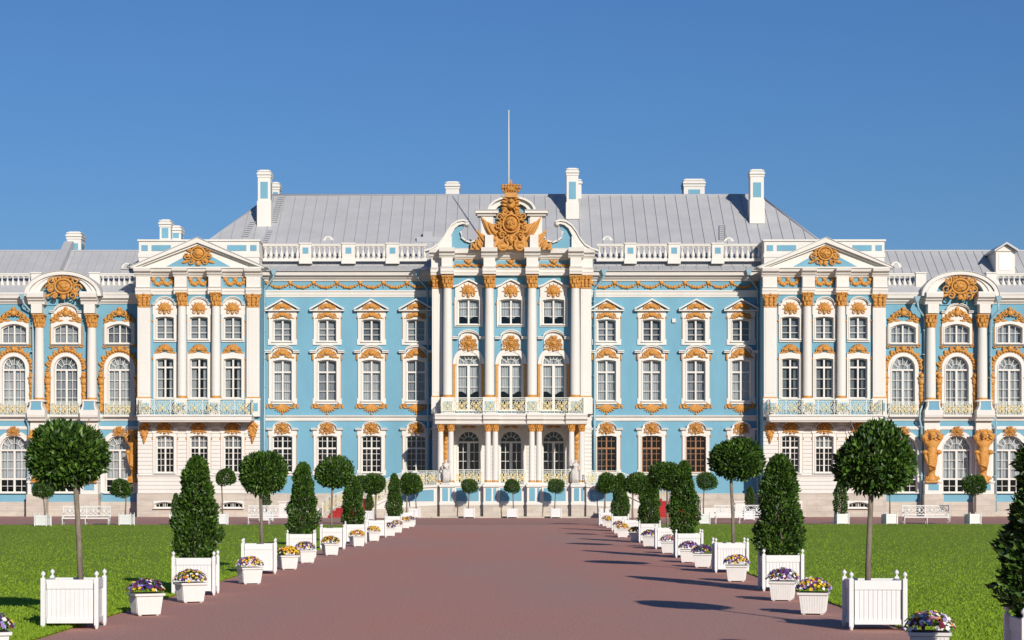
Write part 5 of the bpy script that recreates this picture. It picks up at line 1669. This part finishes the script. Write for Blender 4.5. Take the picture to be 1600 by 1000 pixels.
def ladder(pxb, pyb, pxt, pyt, wpx):
    # lies on the front roof slope
    def yz(py):
        k = (HY - py) / F       # z = H + k*D ; z = ze + (D-160.2)*slope
        D = (ze - slope * 160.2 - H) / (k - slope)
        return D, H + k * D
    D0, z0 = yz(pyb); D1, z1 = yz(pyt)
    a = Vector((X(pxb, D0), D0 - PD, z0 + .12)); b = Vector((X(pxt, D1), D1 - PD, z1 + .12))
    hw = Vector((W(wpx, D0) / 2, 0, 0))
    mb = MB()
    for e in (-1, 1): mb.tube([a + hw * e, b + hw * e], .045, 4)
    n = int((b - a).length / .34)
    for i in range(n + 1):
        p = a.lerp(b, i / n); mb.tube([p - hw, p + hw], .04, 4)
    mb.build('roof_ladder', 'seam', palace)
ladder(428, 349, 439, 310, 8)
ladder(414, 380, 422, 362, 8)
ladder(1129, 376, 1129, 354, 9)
ladder(383, 371, 395, 349, 9)

# ---- drainpipes
def pipe(pts, D, r=.085):
    mb = MB(); P = [(X(px, D - dy), D - dy, Z(py, D - dy)) for px, py, dy in pts]
    mb.tube(P, r, 8)
    a, b = P[0], P[1]
    mb.frustum(a[0], a[1], a[2] - .1, a[2] + .35, .1, .24)
    for i in range(8):
        t = (i + .5) / 8
        zc = P[2][2] * (1 - t) + P[-1][2] * t
        xc = P[2][0] * (1 - t) + P[-1][0] * t; 
        mb.box(xc - r * 1.3, xc + r * 1.3, P[-1][1] - r * 1.3, P[-1][1] + r * 2.4, zc - .03, zc + .03)
    part(mb, 'drainpipe', 'pipe')
pipe([(35, 466, 1.1), (37, 474, 1.0), (51, 490, .3), (52, 560, .3), (51, 625, .3), (46, 640, .3), (41, 652, .7), (45, 668, .3), (42, 806, .3)], 160)
pipe([(1433, 470, 1.1), (1435, 482, 1.0), (1445, 497, .3), (1445, 625, .3), (1438, 642, .5), (1437, 655, .7), (1440, 668, .3), (1440, 760, .3), (1438, 800, .3)], 160)
pipe([(1560, 470, 1.1), (1560, 485, 1.0), (1548, 500, .3), (1548, 640, .3), (1556, 655, .7), (1556, 668, .3), (1556, 800, .3)], 160)
pipe([(428, 428, 1.0), (427, 433, .9), (413, 452, .25), (413, 640, .25), (413, 655, .45), (413, 800, .25)], 160)
pipe([(1170, 428, 1.0), (1171, 433, .9), (1184, 452, .25), (1184, 640, .25), (1184, 655, .45), (1184, 800, .25)], 160)
pipe([(652, 428, 1.0), (653, 433, .9), (668, 452, .25), (669, 640, .25), (669, 655, .45), (669, 760, .25)], 160)
pipe([(944, 428, 1.0), (943, 433, .9), (929, 452, .25), (929, 640, .25), (929, 655, .45), (929, 760, .25)], 160)
mb = MB(); mb.box(X(1050, 160), X(1055.5, 160), 159.82, 160, Z(504, 160), Z(498, 160)); part(mb, 'wall_box', 'white')

# ---------------------------------------------------------------- planting
def leaf_mesh(name, kind, n, seed, ls=0.1):
    """crown of single folded leaves; unit size given in metres"""
    rng = np.random.default_rng(seed)
    V = []; Fc = []
    lobes = [(rng.normal(0, 1, 3), rng.uniform(.06, .15)) for _ in range(16)]
    for i in range(len(lobes)):
        d = lobes[i][0]; lobes[i] = (d / np.linalg.norm(d), lobes[i][1])
    P = []; Nn = []
    if kind == 'ball':
        while len(P) < n:
            d = rng.normal(0, 1, 3); d /= np.linalg.norm(d)
            bump = 1 + sum(a * max(0, (d @ q) - .72) / .28 for q, a in lobes) - .05
            r = bump * (1 - .42 * rng.random() ** 2.2) * (1 + rng.normal(0, .025))
            zf = .80 if d[2] > 0 else .74
            p = d * r * np.array([.64, .64, .64 * zf])
            if p[2] < -.36: 
                if rng.random() < .6: continue
            P.append(p); Nn.append(d)
    else:
        H_ = 2.12
        while len(P) < n:
            t = rng.random() ** .85
            a = rng.uniform(0, 2 * PI)
            # profile: narrow foot, widest at a third, blunt top
            pr = np.interp(t, [0, .06, .15, .3, .5, .7, .86, .95, 1], [.26, .40, .50, .52, .46, .38, .27, .18, .05])
            bump = 1 + .13 * math.sin(a * 2 + t * 9 + seed) + .10 * math.sin(a * 3 - t * 17 + seed * 2) + .07 * math.sin(t * 27 + a + seed)
            r = pr * bump * (1 - .5 * rng.random() ** 2.2) * (1 + rng.normal(0, .04))
            P.append(np.array([r * math.cos(a), r * math.sin(a), t * H_])); Nn.append(np.array([math.cos(a), math.sin(a), .35 + (.9 if t > .9 else 0)]))
    P = np.array(P); Nn = np.array(Nn)
    m = len(P)
    up = np.array([0, 0, 1.0])
    dirs = Nn * rng.uniform(.5, 1.2, (m, 1)) + rng.normal(0, .55, (m, 3)) + up * rng.uniform(0, .8, (m, 1))
    dirs /= np.linalg.norm(dirs, axis=1)[:, None]
    side = np.cross(dirs, rng.normal(0, 1, (m, 3))); side /= np.linalg.norm(side, axis=1)[:, None]
    nor = np.cross(dirs, side)
    L = ls * rng.uniform(.7, 1.25, (m, 1)); Wd = L * rng.uniform(.19, .28, (m, 1))
    b = P; t_ = P + dirs * L - nor * L * .12
    mid = P + dirs * L * .5
    l = mid + side * Wd + nor * Wd * .35; r_ = mid - side * Wd + nor * Wd * .35
    verts = np.stack([b, l, t_, r_], 1).reshape(-1, 3)
    # bring the crown to its nominal size, whatever the lobes did
    lo, hi = np.percentile(verts, 1.2, axis=0), np.percentile(verts, 98.8, axis=0)
    wx = (hi[0] - lo[0] + hi[1] - lo[1]) / 2
    if kind == 'ball':
        verts = (verts - (lo + hi) / 2) * np.array([1.19 / wx, 1.19 / wx, .92 / (hi[2] - lo[2])])
    else:
        verts = (verts - np.array([(lo[0] + hi[0]) / 2, (lo[1] + hi[1]) / 2, lo[2]])) * np.array([.87 / wx, .87 / wx, 2.08 / (hi[2] - lo[2])])
    idx = np.arange(m) * 4
    tris = np.stack([idx, idx + 1, idx + 2, idx, idx + 2, idx + 3], 1).reshape(-1)
    me = bpy.data.meshes.new(name)
    me.vertices.add(len(verts)); me.vertices.foreach_set('co', verts.reshape(-1).astype(np.float32))
    me.loops.add(len(tris)); me.loops.foreach_set('vertex_index', tris.astype(np.int32))
    me.polygons.add(len(tris) // 3); me.polygons.foreach_set('loop_start', np.arange(0, len(tris), 3, dtype=np.int32))
    me.update(calc_edges=True); me.materials.append(M['leaf'])
    return me
balls = [leaf_mesh('crown', 'ball', 6000, s, .118) for s in (11, 12, 13)]
cones = [leaf_mesh('crown', 'cone', 7500, s, .112) for s in (21, 22, 23)]
small_ball = leaf_mesh('crown', 'ball', 4500, 31, .10)
small_cone = leaf_mesh('crown', 'cone', 3500, 32, .13)

def trunk_mesh(ball, seed, zb, zc):
    rnd = random.Random(seed); mb = MB()
    if ball:
        lean = {1: .06, 2: -.045, 3: .03}.get(seed, 0)
        pts = [(lean * 2, 0, zb), (lean * 1.6 + rnd.uniform(-.01, .01), .01, zb + (zc - zb) * .35), (lean * .8, -.01, zb + (zc - zb) * .7), (0, 0, zc)]
        mb.tube(pts, [.050, .044, .041, .038], 8)
        for i in range(9):
            a = i * 2.4; r = rnd.uniform(.3, .5)
            mb.tube([(0, 0, zc - rnd.uniform(.0, .25)), (r * .4 * math.cos(a), r * .4 * math.sin(a), zc + .05), (r * math.cos(a), r * math.sin(a), zc + rnd.uniform(.1, .5))], [.028, .018, .007], 5)
    else:
        mb.tube([(0, 0, zb), (0.01, 0, (zb + zc) / 2), (0, 0, zc)], [.05, .04, .015], 8)
        for i in range(14):
            a = i * 2.4; q = zb + .15 + (zc - zb) * i / 16
            mb.tube([(0, 0, q), (.3 * math.cos(a), .3 * math.sin(a), q + .18)], [.015, .005], 4)
    return mb.mesh('trunk', 'bark')
trunksB = [trunk_mesh(True, s, .55, 2.35) for s in (1, 2, 3)]
trunksC = [trunk_mesh(False, s, .55, 2.4) for s in (1, 2, 3)]

# planter box of white boards, four posts with ball finials
def box_proto():
    root_meshes = {}
    hw = .40
    mb = MB()
    for (ax, ay) in ((0, -1), (0, 1), (-1, 0), (1, 0)):
        n = 10
        for i in range(n):
            a = -hw + .045 + (2 * hw - .09) * i / n; b = a + (2 * hw - .09) / n - .006
            if ax == 0: mb.box(a, b, ay * (hw - .012), ay * (hw - .03), .14, .70)
            else: mb.box(ax * (hw - .012), ax * (hw - .03), a, b, .14, .70)
        for z0, z1 in ((.09, .165), (.63, .775)):
            if ax == 0: mb.box(-hw + .04, hw - .04, ay * (hw - .035), ay * (hw + .006), z0, z1)
            else: mb.box(ax * (hw - .035), ax * (hw + .006), -hw + .04, hw - .04, z0, z1)
    mb.box(-hw + .035, hw - .035, -hw + .035, hw - .035, .12, .14)
    for e in (-1, 1):
        mb.box(-hw + .04, hw - .04, e * (hw - .024), e * (hw - .032), .145, .70); mb.box(e * (hw - .024), e * (hw - .032), -hw + .04, hw - .04, .145, .70)
    root_meshes['side_boards'] = mb.mesh('side_boards', 'paint')
    p = MB()
    p.lathe(0, 0, [(.022, 0), (.036, .05), (.036, .06)], 8)
    p.box(-.034, .034, -.034, .034, .06, .80)
    p.lathe(0, 0, [(.034, .80), (.016, .815), (.016, .83), (.034, .85), (.038, .868), (.030, .888), (.012, .905), (.003, .915)], 12)
    root_meshes['corner_post'] = p.mesh('corner_post', 'paint')
    s = MB(); s.box(-hw + .04, hw - .04, -hw + .04, hw - .04, .6, .68); root_meshes['soil'] = s.mesh('soil', 'soil')
    return root_meshes
BX = box_proto()
def put_box(x, y, rz, label, group, scale=1.0):
    r = empty('planter_box', (x, y, 0), rz); tag(r, label, 'planter', group); r.scale = (scale,) * 3
    link('side_boards', BX['side_boards'], r)
    for sx in (-1, 1):
        for sy in (-1, 1): link('corner_post', BX['corner_post'], r, (sx * .415, sy * .415, 0))
    link('soil', BX['soil'], r)
    return r
def put_tree(x, y, kind, k, label, group, crown_z, w, h, rz=0.0, dx=0.0, small=False):
    """crown_z: middle of a ball or foot of a cone; w, h: its full size in metres"""
    name = 'round_laurel_tree' if kind == 'ball' else 'cone_laurel_tree'
    r = empty(name, (x, y, 0)); tag(r, label, 'tree', group)
    if kind == 'ball':
        t = link('trunk', trunksB[k % 3], r, (0, 0, 0), 0 if k < 3 else rz); t.scale = (1, 1, crown_z / 2.35 * 1.0)
        c = link('crown', small_ball if small else balls[k % 3], r, (dx, 0, crown_z), rz)
        c.scale = (w / 1.34, w / 1.34, h / 1.04)
    else:
        t = link('trunk', trunksC[k % 3], r, (0, 0, 0), rz)
        c = link('crown', small_cone if small else cones[k % 3], r, (dx, 0, crown_z), rz)
        c.scale = (w / 1.08, w / 1.08, h / 2.15)
        t.scale = (1, 1, (crown_z + h) / 2.75)
    return r
def D_of(py): return H * F / (py - HY)

# rows beside the path: kind, box centre column, foot row of its front, crown (centre column, top row, bottom row, width)
left_row = [('ball', 116, 983, (106, 655, 762, 127)), ('cone', 306, 930.5, (308, 711, 873, 80)), ('ball', 405, 897, (411, 704, 774, 74)), ('cone', 471, 873, (473, 721, 838, 52)),
            ('ball', 520, 858.6, (522.5, 712, 763, 60)), ('cone', 555.5, 849.5, (551, 742, 822, 40)), ('ball', 588, 840, (584, 739, 772, 39)), ('cone', 614, 830, (616, 739, 808, 28)), ('ball', 637, 821, (641.6, 738, 773, 35))]
right_row = [('cone', 1646, 1082, (1650, 655, 965, 190)), ('ball', 1366, 985, (1368, 657, 773, 127)), ('cone', 1220, 924, (1218, 708, 869, 83)), ('ball', 1141, 895, (1152.5, 684, 750, 88)), ('cone', 1075.5, 871.6, (1068, 719, 835, 52)),
             ('ball', 1042, 858, (1041, 721, 766, 56)), ('cone', 1015, 848, (1014, 741, 822, 40)), ('ball', 988, 839, (995, 738, 772, 40)), ('cone', 969, 830, (969.5, 738.5, 808, 31)), ('ball', 947, 821, (950, 738, 770, 34))]
rnd = random.Random(4)
for side, row in (('left', left_row), ('right', right_row)):
    for i, (kind, bx, by, cr) in enumerate(row):
        D = D_of(by) + .43
        x = X(bx, D)
        rot = {'left': .07, 'right': -.035}[side] + rnd.uniform(-.03, .03)
        what = 'round-headed laurel' if kind == 'ball' else 'cone-clipped laurel'
        if side == 'right' and i == 0:
            bl = 'white slatted planter box cut off by the lower right corner, under a dark cone laurel'
            tl = 'dark cone-clipped laurel cut off by the right edge, closest tree of all'
        else:
            j = i + 1 if side == 'left' else i
            pos = ORD[j - 1]
            bl = f'white slatted planter box under a {what}, {pos} in the {side} row from the front'
            tl = f'{what} in a white box, {pos} in the {side} row from the front'
        put_box(x, D, rot, bl, f'white planter boxes lining the {side} side of the path')
        cw = W(cr[3], D); chh = W(cr[2] - cr[1], D)
        cx = X(cr[0], D)
        if kind == 'ball': cz = (Z(cr[1], D) + Z(cr[2], D)) / 2
        else: cz = Z(cr[2], D)
        put_tree(x + rnd.uniform(-.02, .02), D, kind, i, tl, f'laurel trees along the {side} side of the path', cz, cw, chh, rnd.uniform(0, 6), (cx - x))

# boxes in front of the palace: column, foot row, kind, crown (centre, top, bottom, width)
back = [(67, 823, 'ball', (68, 751, 779, 36), 'left of the far left bench'),
        (198, 821.5, 'ball', (190, 747, 778, 36), 'between the far left bench and the left pavilion'),
        (275, 821, 'cone', (275, 770, 806, 18), 'half hidden behind the second left cone tree'),
        (346, 820.5, 'ball', (351.5, 731, 759.5, 34), 'before the left pavilion basement window'),
        (416, 815, 'cone', (416, 767, 789.5, 18), 'behind the bench near the left pavilion'),
        (578, 813, 'cone', (577, 769, 797, 16), 'at the foot of the left stairs'),
        (566, 820, 'ball', (566, 742, 771, 34), 'before the left red carpeted stairs'),
        (1100, 820, 'ball', (1104, 737, 766, 34), 'before the right red carpeted stairs'),
        (1170, 813, 'cone', (1172, 760, 789, 18), 'behind the bench near the right pavilion'),
        (1315, 820, 'cone', (1313, 749, 803, 27), 'alone before the right pavilion'),
        (1390, 820, 'ball', (1389, 742, 773, 36), 'left of the far right bench'),
        (1520, 820, 'ball', (1522.5, 741, 774, 38), 'right of the far right bench')]
for i, (bx, by, kind, cr, where) in enumerate(back):
    D = D_of(by) + .43; x = X(bx, D)
    what = 'round laurel' if kind == 'ball' else 'small cone laurel'
    put_box(x, D, rnd.uniform(-.25, .25), f'low white box of a {what}, {where}', 'white planter boxes on the palace forecourt', .86)
    cz = (Z(cr[1], D) + Z(cr[2], D)) / 2 if kind == 'ball' else Z(cr[2], D)
    put_tree(x, D, kind, i, f'{what} tree {where}', 'laurel trees on the palace forecourt', cz, W(cr[3], D), W(cr[2] - cr[1], D), rnd.uniform(0, 6), X(cr[0], D) - x, True)
terr = [(648, 'left of the terrace, before the curved parapet'), (733.5, 'before the left blue terrace panel'), (801, 'before the middle blue terrace panel'), (869, 'before the right blue terrace panel'), (944.5, 'right of the terrace, before the curved parapet')]
for i, (bx, where) in enumerate(terr):
    D = 150.6; x = X(bx, D)
    put_box(x, D, 0, f'small white planter box with a round laurel, {where}', 'white planter boxes at the terrace foot', .93)
    put_tree(x, D, 'ball', i, f'small round laurel tree on a thin trunk, {where}', 'small laurel trees at the terrace foot', (Z(748, D) + Z(771, D)) / 2, W(27, D), W(23.5, D), i, 0, True)

# flower pots with pansies
def pot_mesh():
    mb = MB()
    mb.frustum(0, 0, .02, .33, .200, .237)
    mb.frustum(0, 0, .33, .345, .235, .262)
    mb.frustum(0, 0, .345, .385, .266, .270)
    for sx in (-1, 1):
        for sy in (-1, 1): mb.box(sx * .13, sx * .18, sy * .13, sy * .18, 0, .03)
    for k in range(9):       # fluted sides
        t = -1 + 2 * (k + .5) / 9
        for ax in (0, 1):
            for e in (-1, 1):
                for (z0, z1, w0, w1) in ((.05, .32, .205, .236),):
                    a, b = t * .18, t * .21
                    if ax == 0: pts = [(a, e * w0, z0), (b, e * w1, z1)]
                    else: pts = [(e * w0, a, z0), (e * w1, b, z1)]
                    mb.tube(pts, .0075, 4)
    return mb.mesh('pot_body', 'pot')
POT = pot_mesh()
sm = MB(); sm.box(-.24, .24, -.24, .24, .33, .389); POTS = sm.mesh('soil', 'soil')
def pansy_meshes(seed, m):
    rnd = random.Random(seed)
    fol = MB(); bl = MB()
    def dome(r): 
        a = rnd.uniform(0, 2 * PI); u = math.sqrt(rnd.random())
        x, y = u * math.cos(a), u * math.sin(a)
        zz = math.sqrt(max(0, 1 - u * u * .98))
        return Vector((x * .30 * r, y * .30 * r,   .385 + zz * .23 * r)), Vector((x, y, zz * .9 + .15)).normalized()
    for i in range(480):
        p, n = dome(rnd.uniform(.7, .99))
        d = (n + Vector((rnd.uniform(-1, 1), rnd.uniform(-1, 1), rnd.uniform(-.6, .8)))).normalized()
        s = d.cross(Vector((rnd.uniform(-1, 1), rnd.uniform(-1, 1), rnd.uniform(-1, 1)))).normalized()
        L = rnd.uniform(.03, .06)
        fol.add([tuple(p), tuple(p + d * L * .5 + s * L * .3), tuple(p + d * L), tuple(p + d * L * .5 - s * L * .3)], [(0, 1, 2, 3)])
    pts = []
    tries = 0
    while len(pts) < 150 and tries < 6000:
        tries += 1
        p, n = dome(rnd.uniform(.96, 1.14))
        if all((p - q[0]).length > .033 for q in pts): pts.append((p, n))
    for p, n in pts:
        n = (n + Vector((rnd.uniform(-.35, .35), rnd.uniform(-.5, .2), rnd.uniform(-.2, .3)))).normalized()
        u = n.cross(Vector((0, 0, 1)))
        u = u.normalized() if u.length > .1 else Vector((1, 0, 0))
        v = n.cross(u); r = rnd.uniform(.024, .034)
        k = 15; ph = rnd.uniform(0, 6)
        vs = [tuple(p)] + [tuple(p + (u * math.cos(2 * PI * i / k) + v * math.sin(2 * PI * i / k)) * r * (1 + .16 * math.cos(5 * 2 * PI * i / k + ph)) + n * (.006 * math.sin(i * 2.1) + .006)) for i in range(k)]
        bl.add(vs, [(0, i + 1, (i + 1) % k + 1) for i in range(k)])
    return fol.mesh('leaves', 'leaf2'), bl.mesh('blooms', m)
PAN = {k: [pansy_meshes(s + 10 * j, 'bloom_' + k) for j in range(2)] for s, k in ((1, 'mixed'), (2, 'yellow'), (3, 'purple'), (4, 'pale'))}
left_pots = [(-19, None, 25.4, 'purple'), (228, 962, 0, 'purple'), (297.5, 941.7, 0, 'mixed'), (390, 912.7, 0, 'mixed'), (449.5, 889.8, 0, 'yellow'), (476.5, 880, 0, 'mixed'), (516, 867.7, 0, 'yellow'), (558, 854, 0, 'yellow'), (582.5, 845.6, 0, 'yellow'),
             (608, 837.8, 0, 'mixed'), (619.5, 832.6, 0, 'mixed'), (631.5, 825.6, 0, 'yellow'), (640.5, 823.5, 0, 'mixed')]
right_pots = [(1452, None, 25.4, 'pale'), (1271.5, 960.4, 0, 'mixed'), (1223, 939, 0, 'purple'), (1151, 908.8, 0, 'mixed'), (1098, 886.7, 0, 'purple'), (1076, 879, 0, 'purple'), (1045, 864.6, 0, 'pale'), (1015, 854, 0, 'purple'), (993, 847, 0, 'yellow'),
              (973, 840, 0, 'yellow'), (967, 834, 0, 'mixed'), (954, 825, 0, 'yellow'), (948, 822.5, 0, 'mixed')]
cname = {'purple': 'mostly dark purple', 'mixed': 'mixed coloured', 'yellow': 'mostly yellow', 'pale': 'white and maroon'}
for side, pots in (('left', left_pots), ('right', right_pots)):
    for i, (px, py, D, kind) in enumerate(pots):
        if py: D = D_of(py) + .19
        x = X(px, D)
        rz = rnd.uniform(-.1, .1) + (.42 if side == 'left' else -.16)
        if i == 0: pos = 'cut off by the bottom edge'
        else: pos = ORD[i - 1] + ' whole pot from the front'
        r = empty('flower_pot', (x, D, 0), rz); tag(r, f'square white flower pot {side} of the path, {pos}', 'flower pot', f'white flower pots along the {side} side')
        link('pot_body', POT, r); link('soil', POTS, r)
        f, b = PAN[kind][i % 2]
        q = empty('pansy_plants', (x, D, 0), rz + rnd.choice([0, PI / 2, PI])); tag(q, f'{cname[kind]} pansies {side} of the path, {pos}', 'pansies', f'pansies in the pots on the {side}')
        link('leaves', f, q, (0, 0, 0)); link('blooms', b, q, (0, 0, 0))

# ---------------------------------------------------------------- benches
def bench(pxc, pyb, wpx, label, rz=0.0):
    D = D_of(pyb); w = W(wpx, D)
    r = empty('park_bench', (X(pxc, D), D, 0), rz); tag(r, label, 'bench', 'white iron benches behind the lawns')
    hw = w / 2
    s = MB()
    for i in range(5): s.box(-hw, hw, .03 + i * .105, .10 + i * .105, .44, .475)
    s.box(-hw, hw, .0, .03, .40, .475); s.build('seat', 'paint', r)
    b = MB()
    for zz in (.58, 1.16): b.box(-hw, hw, .55, .59, zz - .022, zz + .022)
    for c0 in (-hw, 0, hw): b.box(c0 - .025, c0 + .025, .545, .595, .45, 1.19)
    for half in (-1, 1):
        for k in range(2):
            cx = half * hw * (.27 + .46 * k)
            for e in (-1, 1):
                b.spiral((cx + e * hw * .1, .57, .87 + .02 * e), .2, 1.4, .028, PI * .5, e, 12, sides=5)
                b.tube([(cx + e * hw * .22, .57, .6), (cx + e * hw * .1, .57, .72), (cx, .57, .62)], .02, 4)
                b.tube([(cx + e * hw * .22, .57, 1.14), (cx + e * hw * .12, .57, 1.04), (cx, .57, 1.13)], .02, 4)
                b.spiral((cx + e * hw * .2, .57, .87), .09, 1.2, .02, 0, -e, 9, sides=4)
            b.blob((cx, .56, .87), (.07, .04, .12), 0, 8, 5)
    b.build('backrest', 'paint', r)
    for c0 in (-hw + .03, 0, hw - .03):
        l = MB()
        l.tube([(c0, .02, 0), (c0, .06, .22), (c0, .03, .44)], .03, 5); l.tube([(c0, .62, 0), (c0, .53, .25), (c0, .56, .46)], .03, 5)
        l.tube([(c0, .05, .2), (c0, .3, .3), (c0, .54, .22)], .02, 4)
        l.build('leg', 'paint', r)
    for e in (-1, 1):
        l = MB(); l.tube([(e * (hw - .03), .03, .45), (e * (hw - .03), .0, .62), (e * (hw - .03), .2, .70), (e * (hw - .03), .56, .72)], .028, 5); l.build('armrest', 'paint', r)
bench(133, 821, 73, 'white scrolled iron bench on the far left, between two round laurels', .03)
bench(420, 819.5, 66, 'white scrolled iron bench right of the left pavilion, before a small cone laurel', 0)
bench(1156, 818.5, 76, 'white scrolled iron bench left of the right pavilion, behind the third right row tree', 0)
bench(1449, 819, 72, 'white scrolled iron bench on the far right, below the golden giant figure', 0)

# ---------------------------------------------------------------- statues on the terrace
def statue(px, D, flip, label):
    s = -1 if flip else 1
    N = {'pelvis': ((0, 0, 1.02), .155), 'waist': ((.02 * s, 0, 1.22), .12), 'chest': ((.03 * s, -.01, 1.45), (.18, .13)), 'neck': ((.02 * s, -.02, 1.64), .06), 'head': ((.0, -.05, 1.78), .105), 'top': ((0, -.04, 1.87), .085),
         'ls': ((-.2, 0, 1.5), .07), 'le': ((-.3, -.03, 1.22), .055), 'lh': ((-.2, -.2, 1.08), .045),
         'rs': ((.24, 0, 1.52), .07), 're': ((.36, -.02, 1.66), .055), 'rh': ((.26, -.08, 1.9), .045),
         'lk': ((-.12, -.06, .58), .1), 'lf': ((-.1, .0, .14), .06), 'lt': ((-.12, -.14, .08), .05),
         'rk': ((.12 * 1, -.1, .6), .1), 'rf': ((.13, .0, .16), .06), 'rt': ((.14, -.14, .1), .05)}
    if flip: N = {k: ((-v[0][0], v[0][1], v[0][2]), v[1]) for k, v in N.items()}
    E = [('pelvis', 'waist'), ('waist', 'chest'), ('chest', 'neck'), ('neck', 'head'), ('head', 'top'), ('chest', 'ls'), ('ls', 'le'), ('le', 'lh'), ('chest', 'rs'), ('rs', 're'), ('re', 'rh'), ('pelvis', 'lk'), ('lk', 'lf'), ('lf', 'lt'), ('pelvis', 'rk'), ('rk', 'rf'), ('rf', 'rt')]
    me = skin_body(N, E, 2); me.materials.append(M['marble'])
    zb = Z(756.5, D)
    r = empty('marble_statue', (X(px, D), D, zb)); tag(r, label, 'statue', 'white marble statues on the terrace')
    link('figure', me, r)
    g = MB()
    for i in range(8):
        a = -1.0 + 2.0 * i / 7
        g.tube([(.2 * math.sin(a) , -.12 * math.cos(a), 1.12), (.27 * math.sin(a) + .03 * s, -.2 * math.cos(a), .8), (.24 * math.sin(a) + .06 * s, -.2 * math.cos(a) + .02, .45), (.28 * math.sin(a), -.16 * math.cos(a), .1)], [.03, .05, .05, .03], 5)
    g.tube([(-.25 * s, -.1, 1.5), (0, -.22, 1.3), (.22 * s, -.1, 1.1), (.34 * s, .05, .7), (.36 * s, .1, .15)], [.04, .05, .07, .08, .05], 6)
    g.build('drapery', 'marble', r)
    g = MB(); g.box(-.34, .34, -.3, .3, 0, .1); g.build('base_slab', 'marble', r)
statue(696.5, 152.65, False, 'white marble statue of a draped figure between the left outer columns')
statue(899.5, 152.65, True, 'white marble statue of a draped figure between the right outer columns')
# putti with vase on the left wall of the stairs
def urn(px, D, zb, label):
    r = empty('stone_urn', (X(px, D), D, zb)); tag(r, label, 'urn', 'stone urns on the stair walls')
    g = MB(); g.lathe(0, 0, [(.26, 0), (.26, .08), (.1, .14), (.09, .24), (.26, .4), (.34, .62), (.3, .74), (.36, .8), (.36, .84)], 16); g.build('bowl', 'marble', r)
    g = MB()
    for i in range(16):
        a = i * 2.4; q = .05 + .018 * i
        g.blob((q * math.cos(a), q * math.sin(a), 1.0 - q * .5), (.11, .11, .11), 0, 7, 5)
    g.build('carved_fruit', 'marble', r)
urn(562, 156.6, 2.4, 'white carved stone urn rising above the left stair wall')
urn(1037, 156.6, 2.4, 'white carved stone urn behind the trees at the right stair')
for e in (-1, 1):
    pass
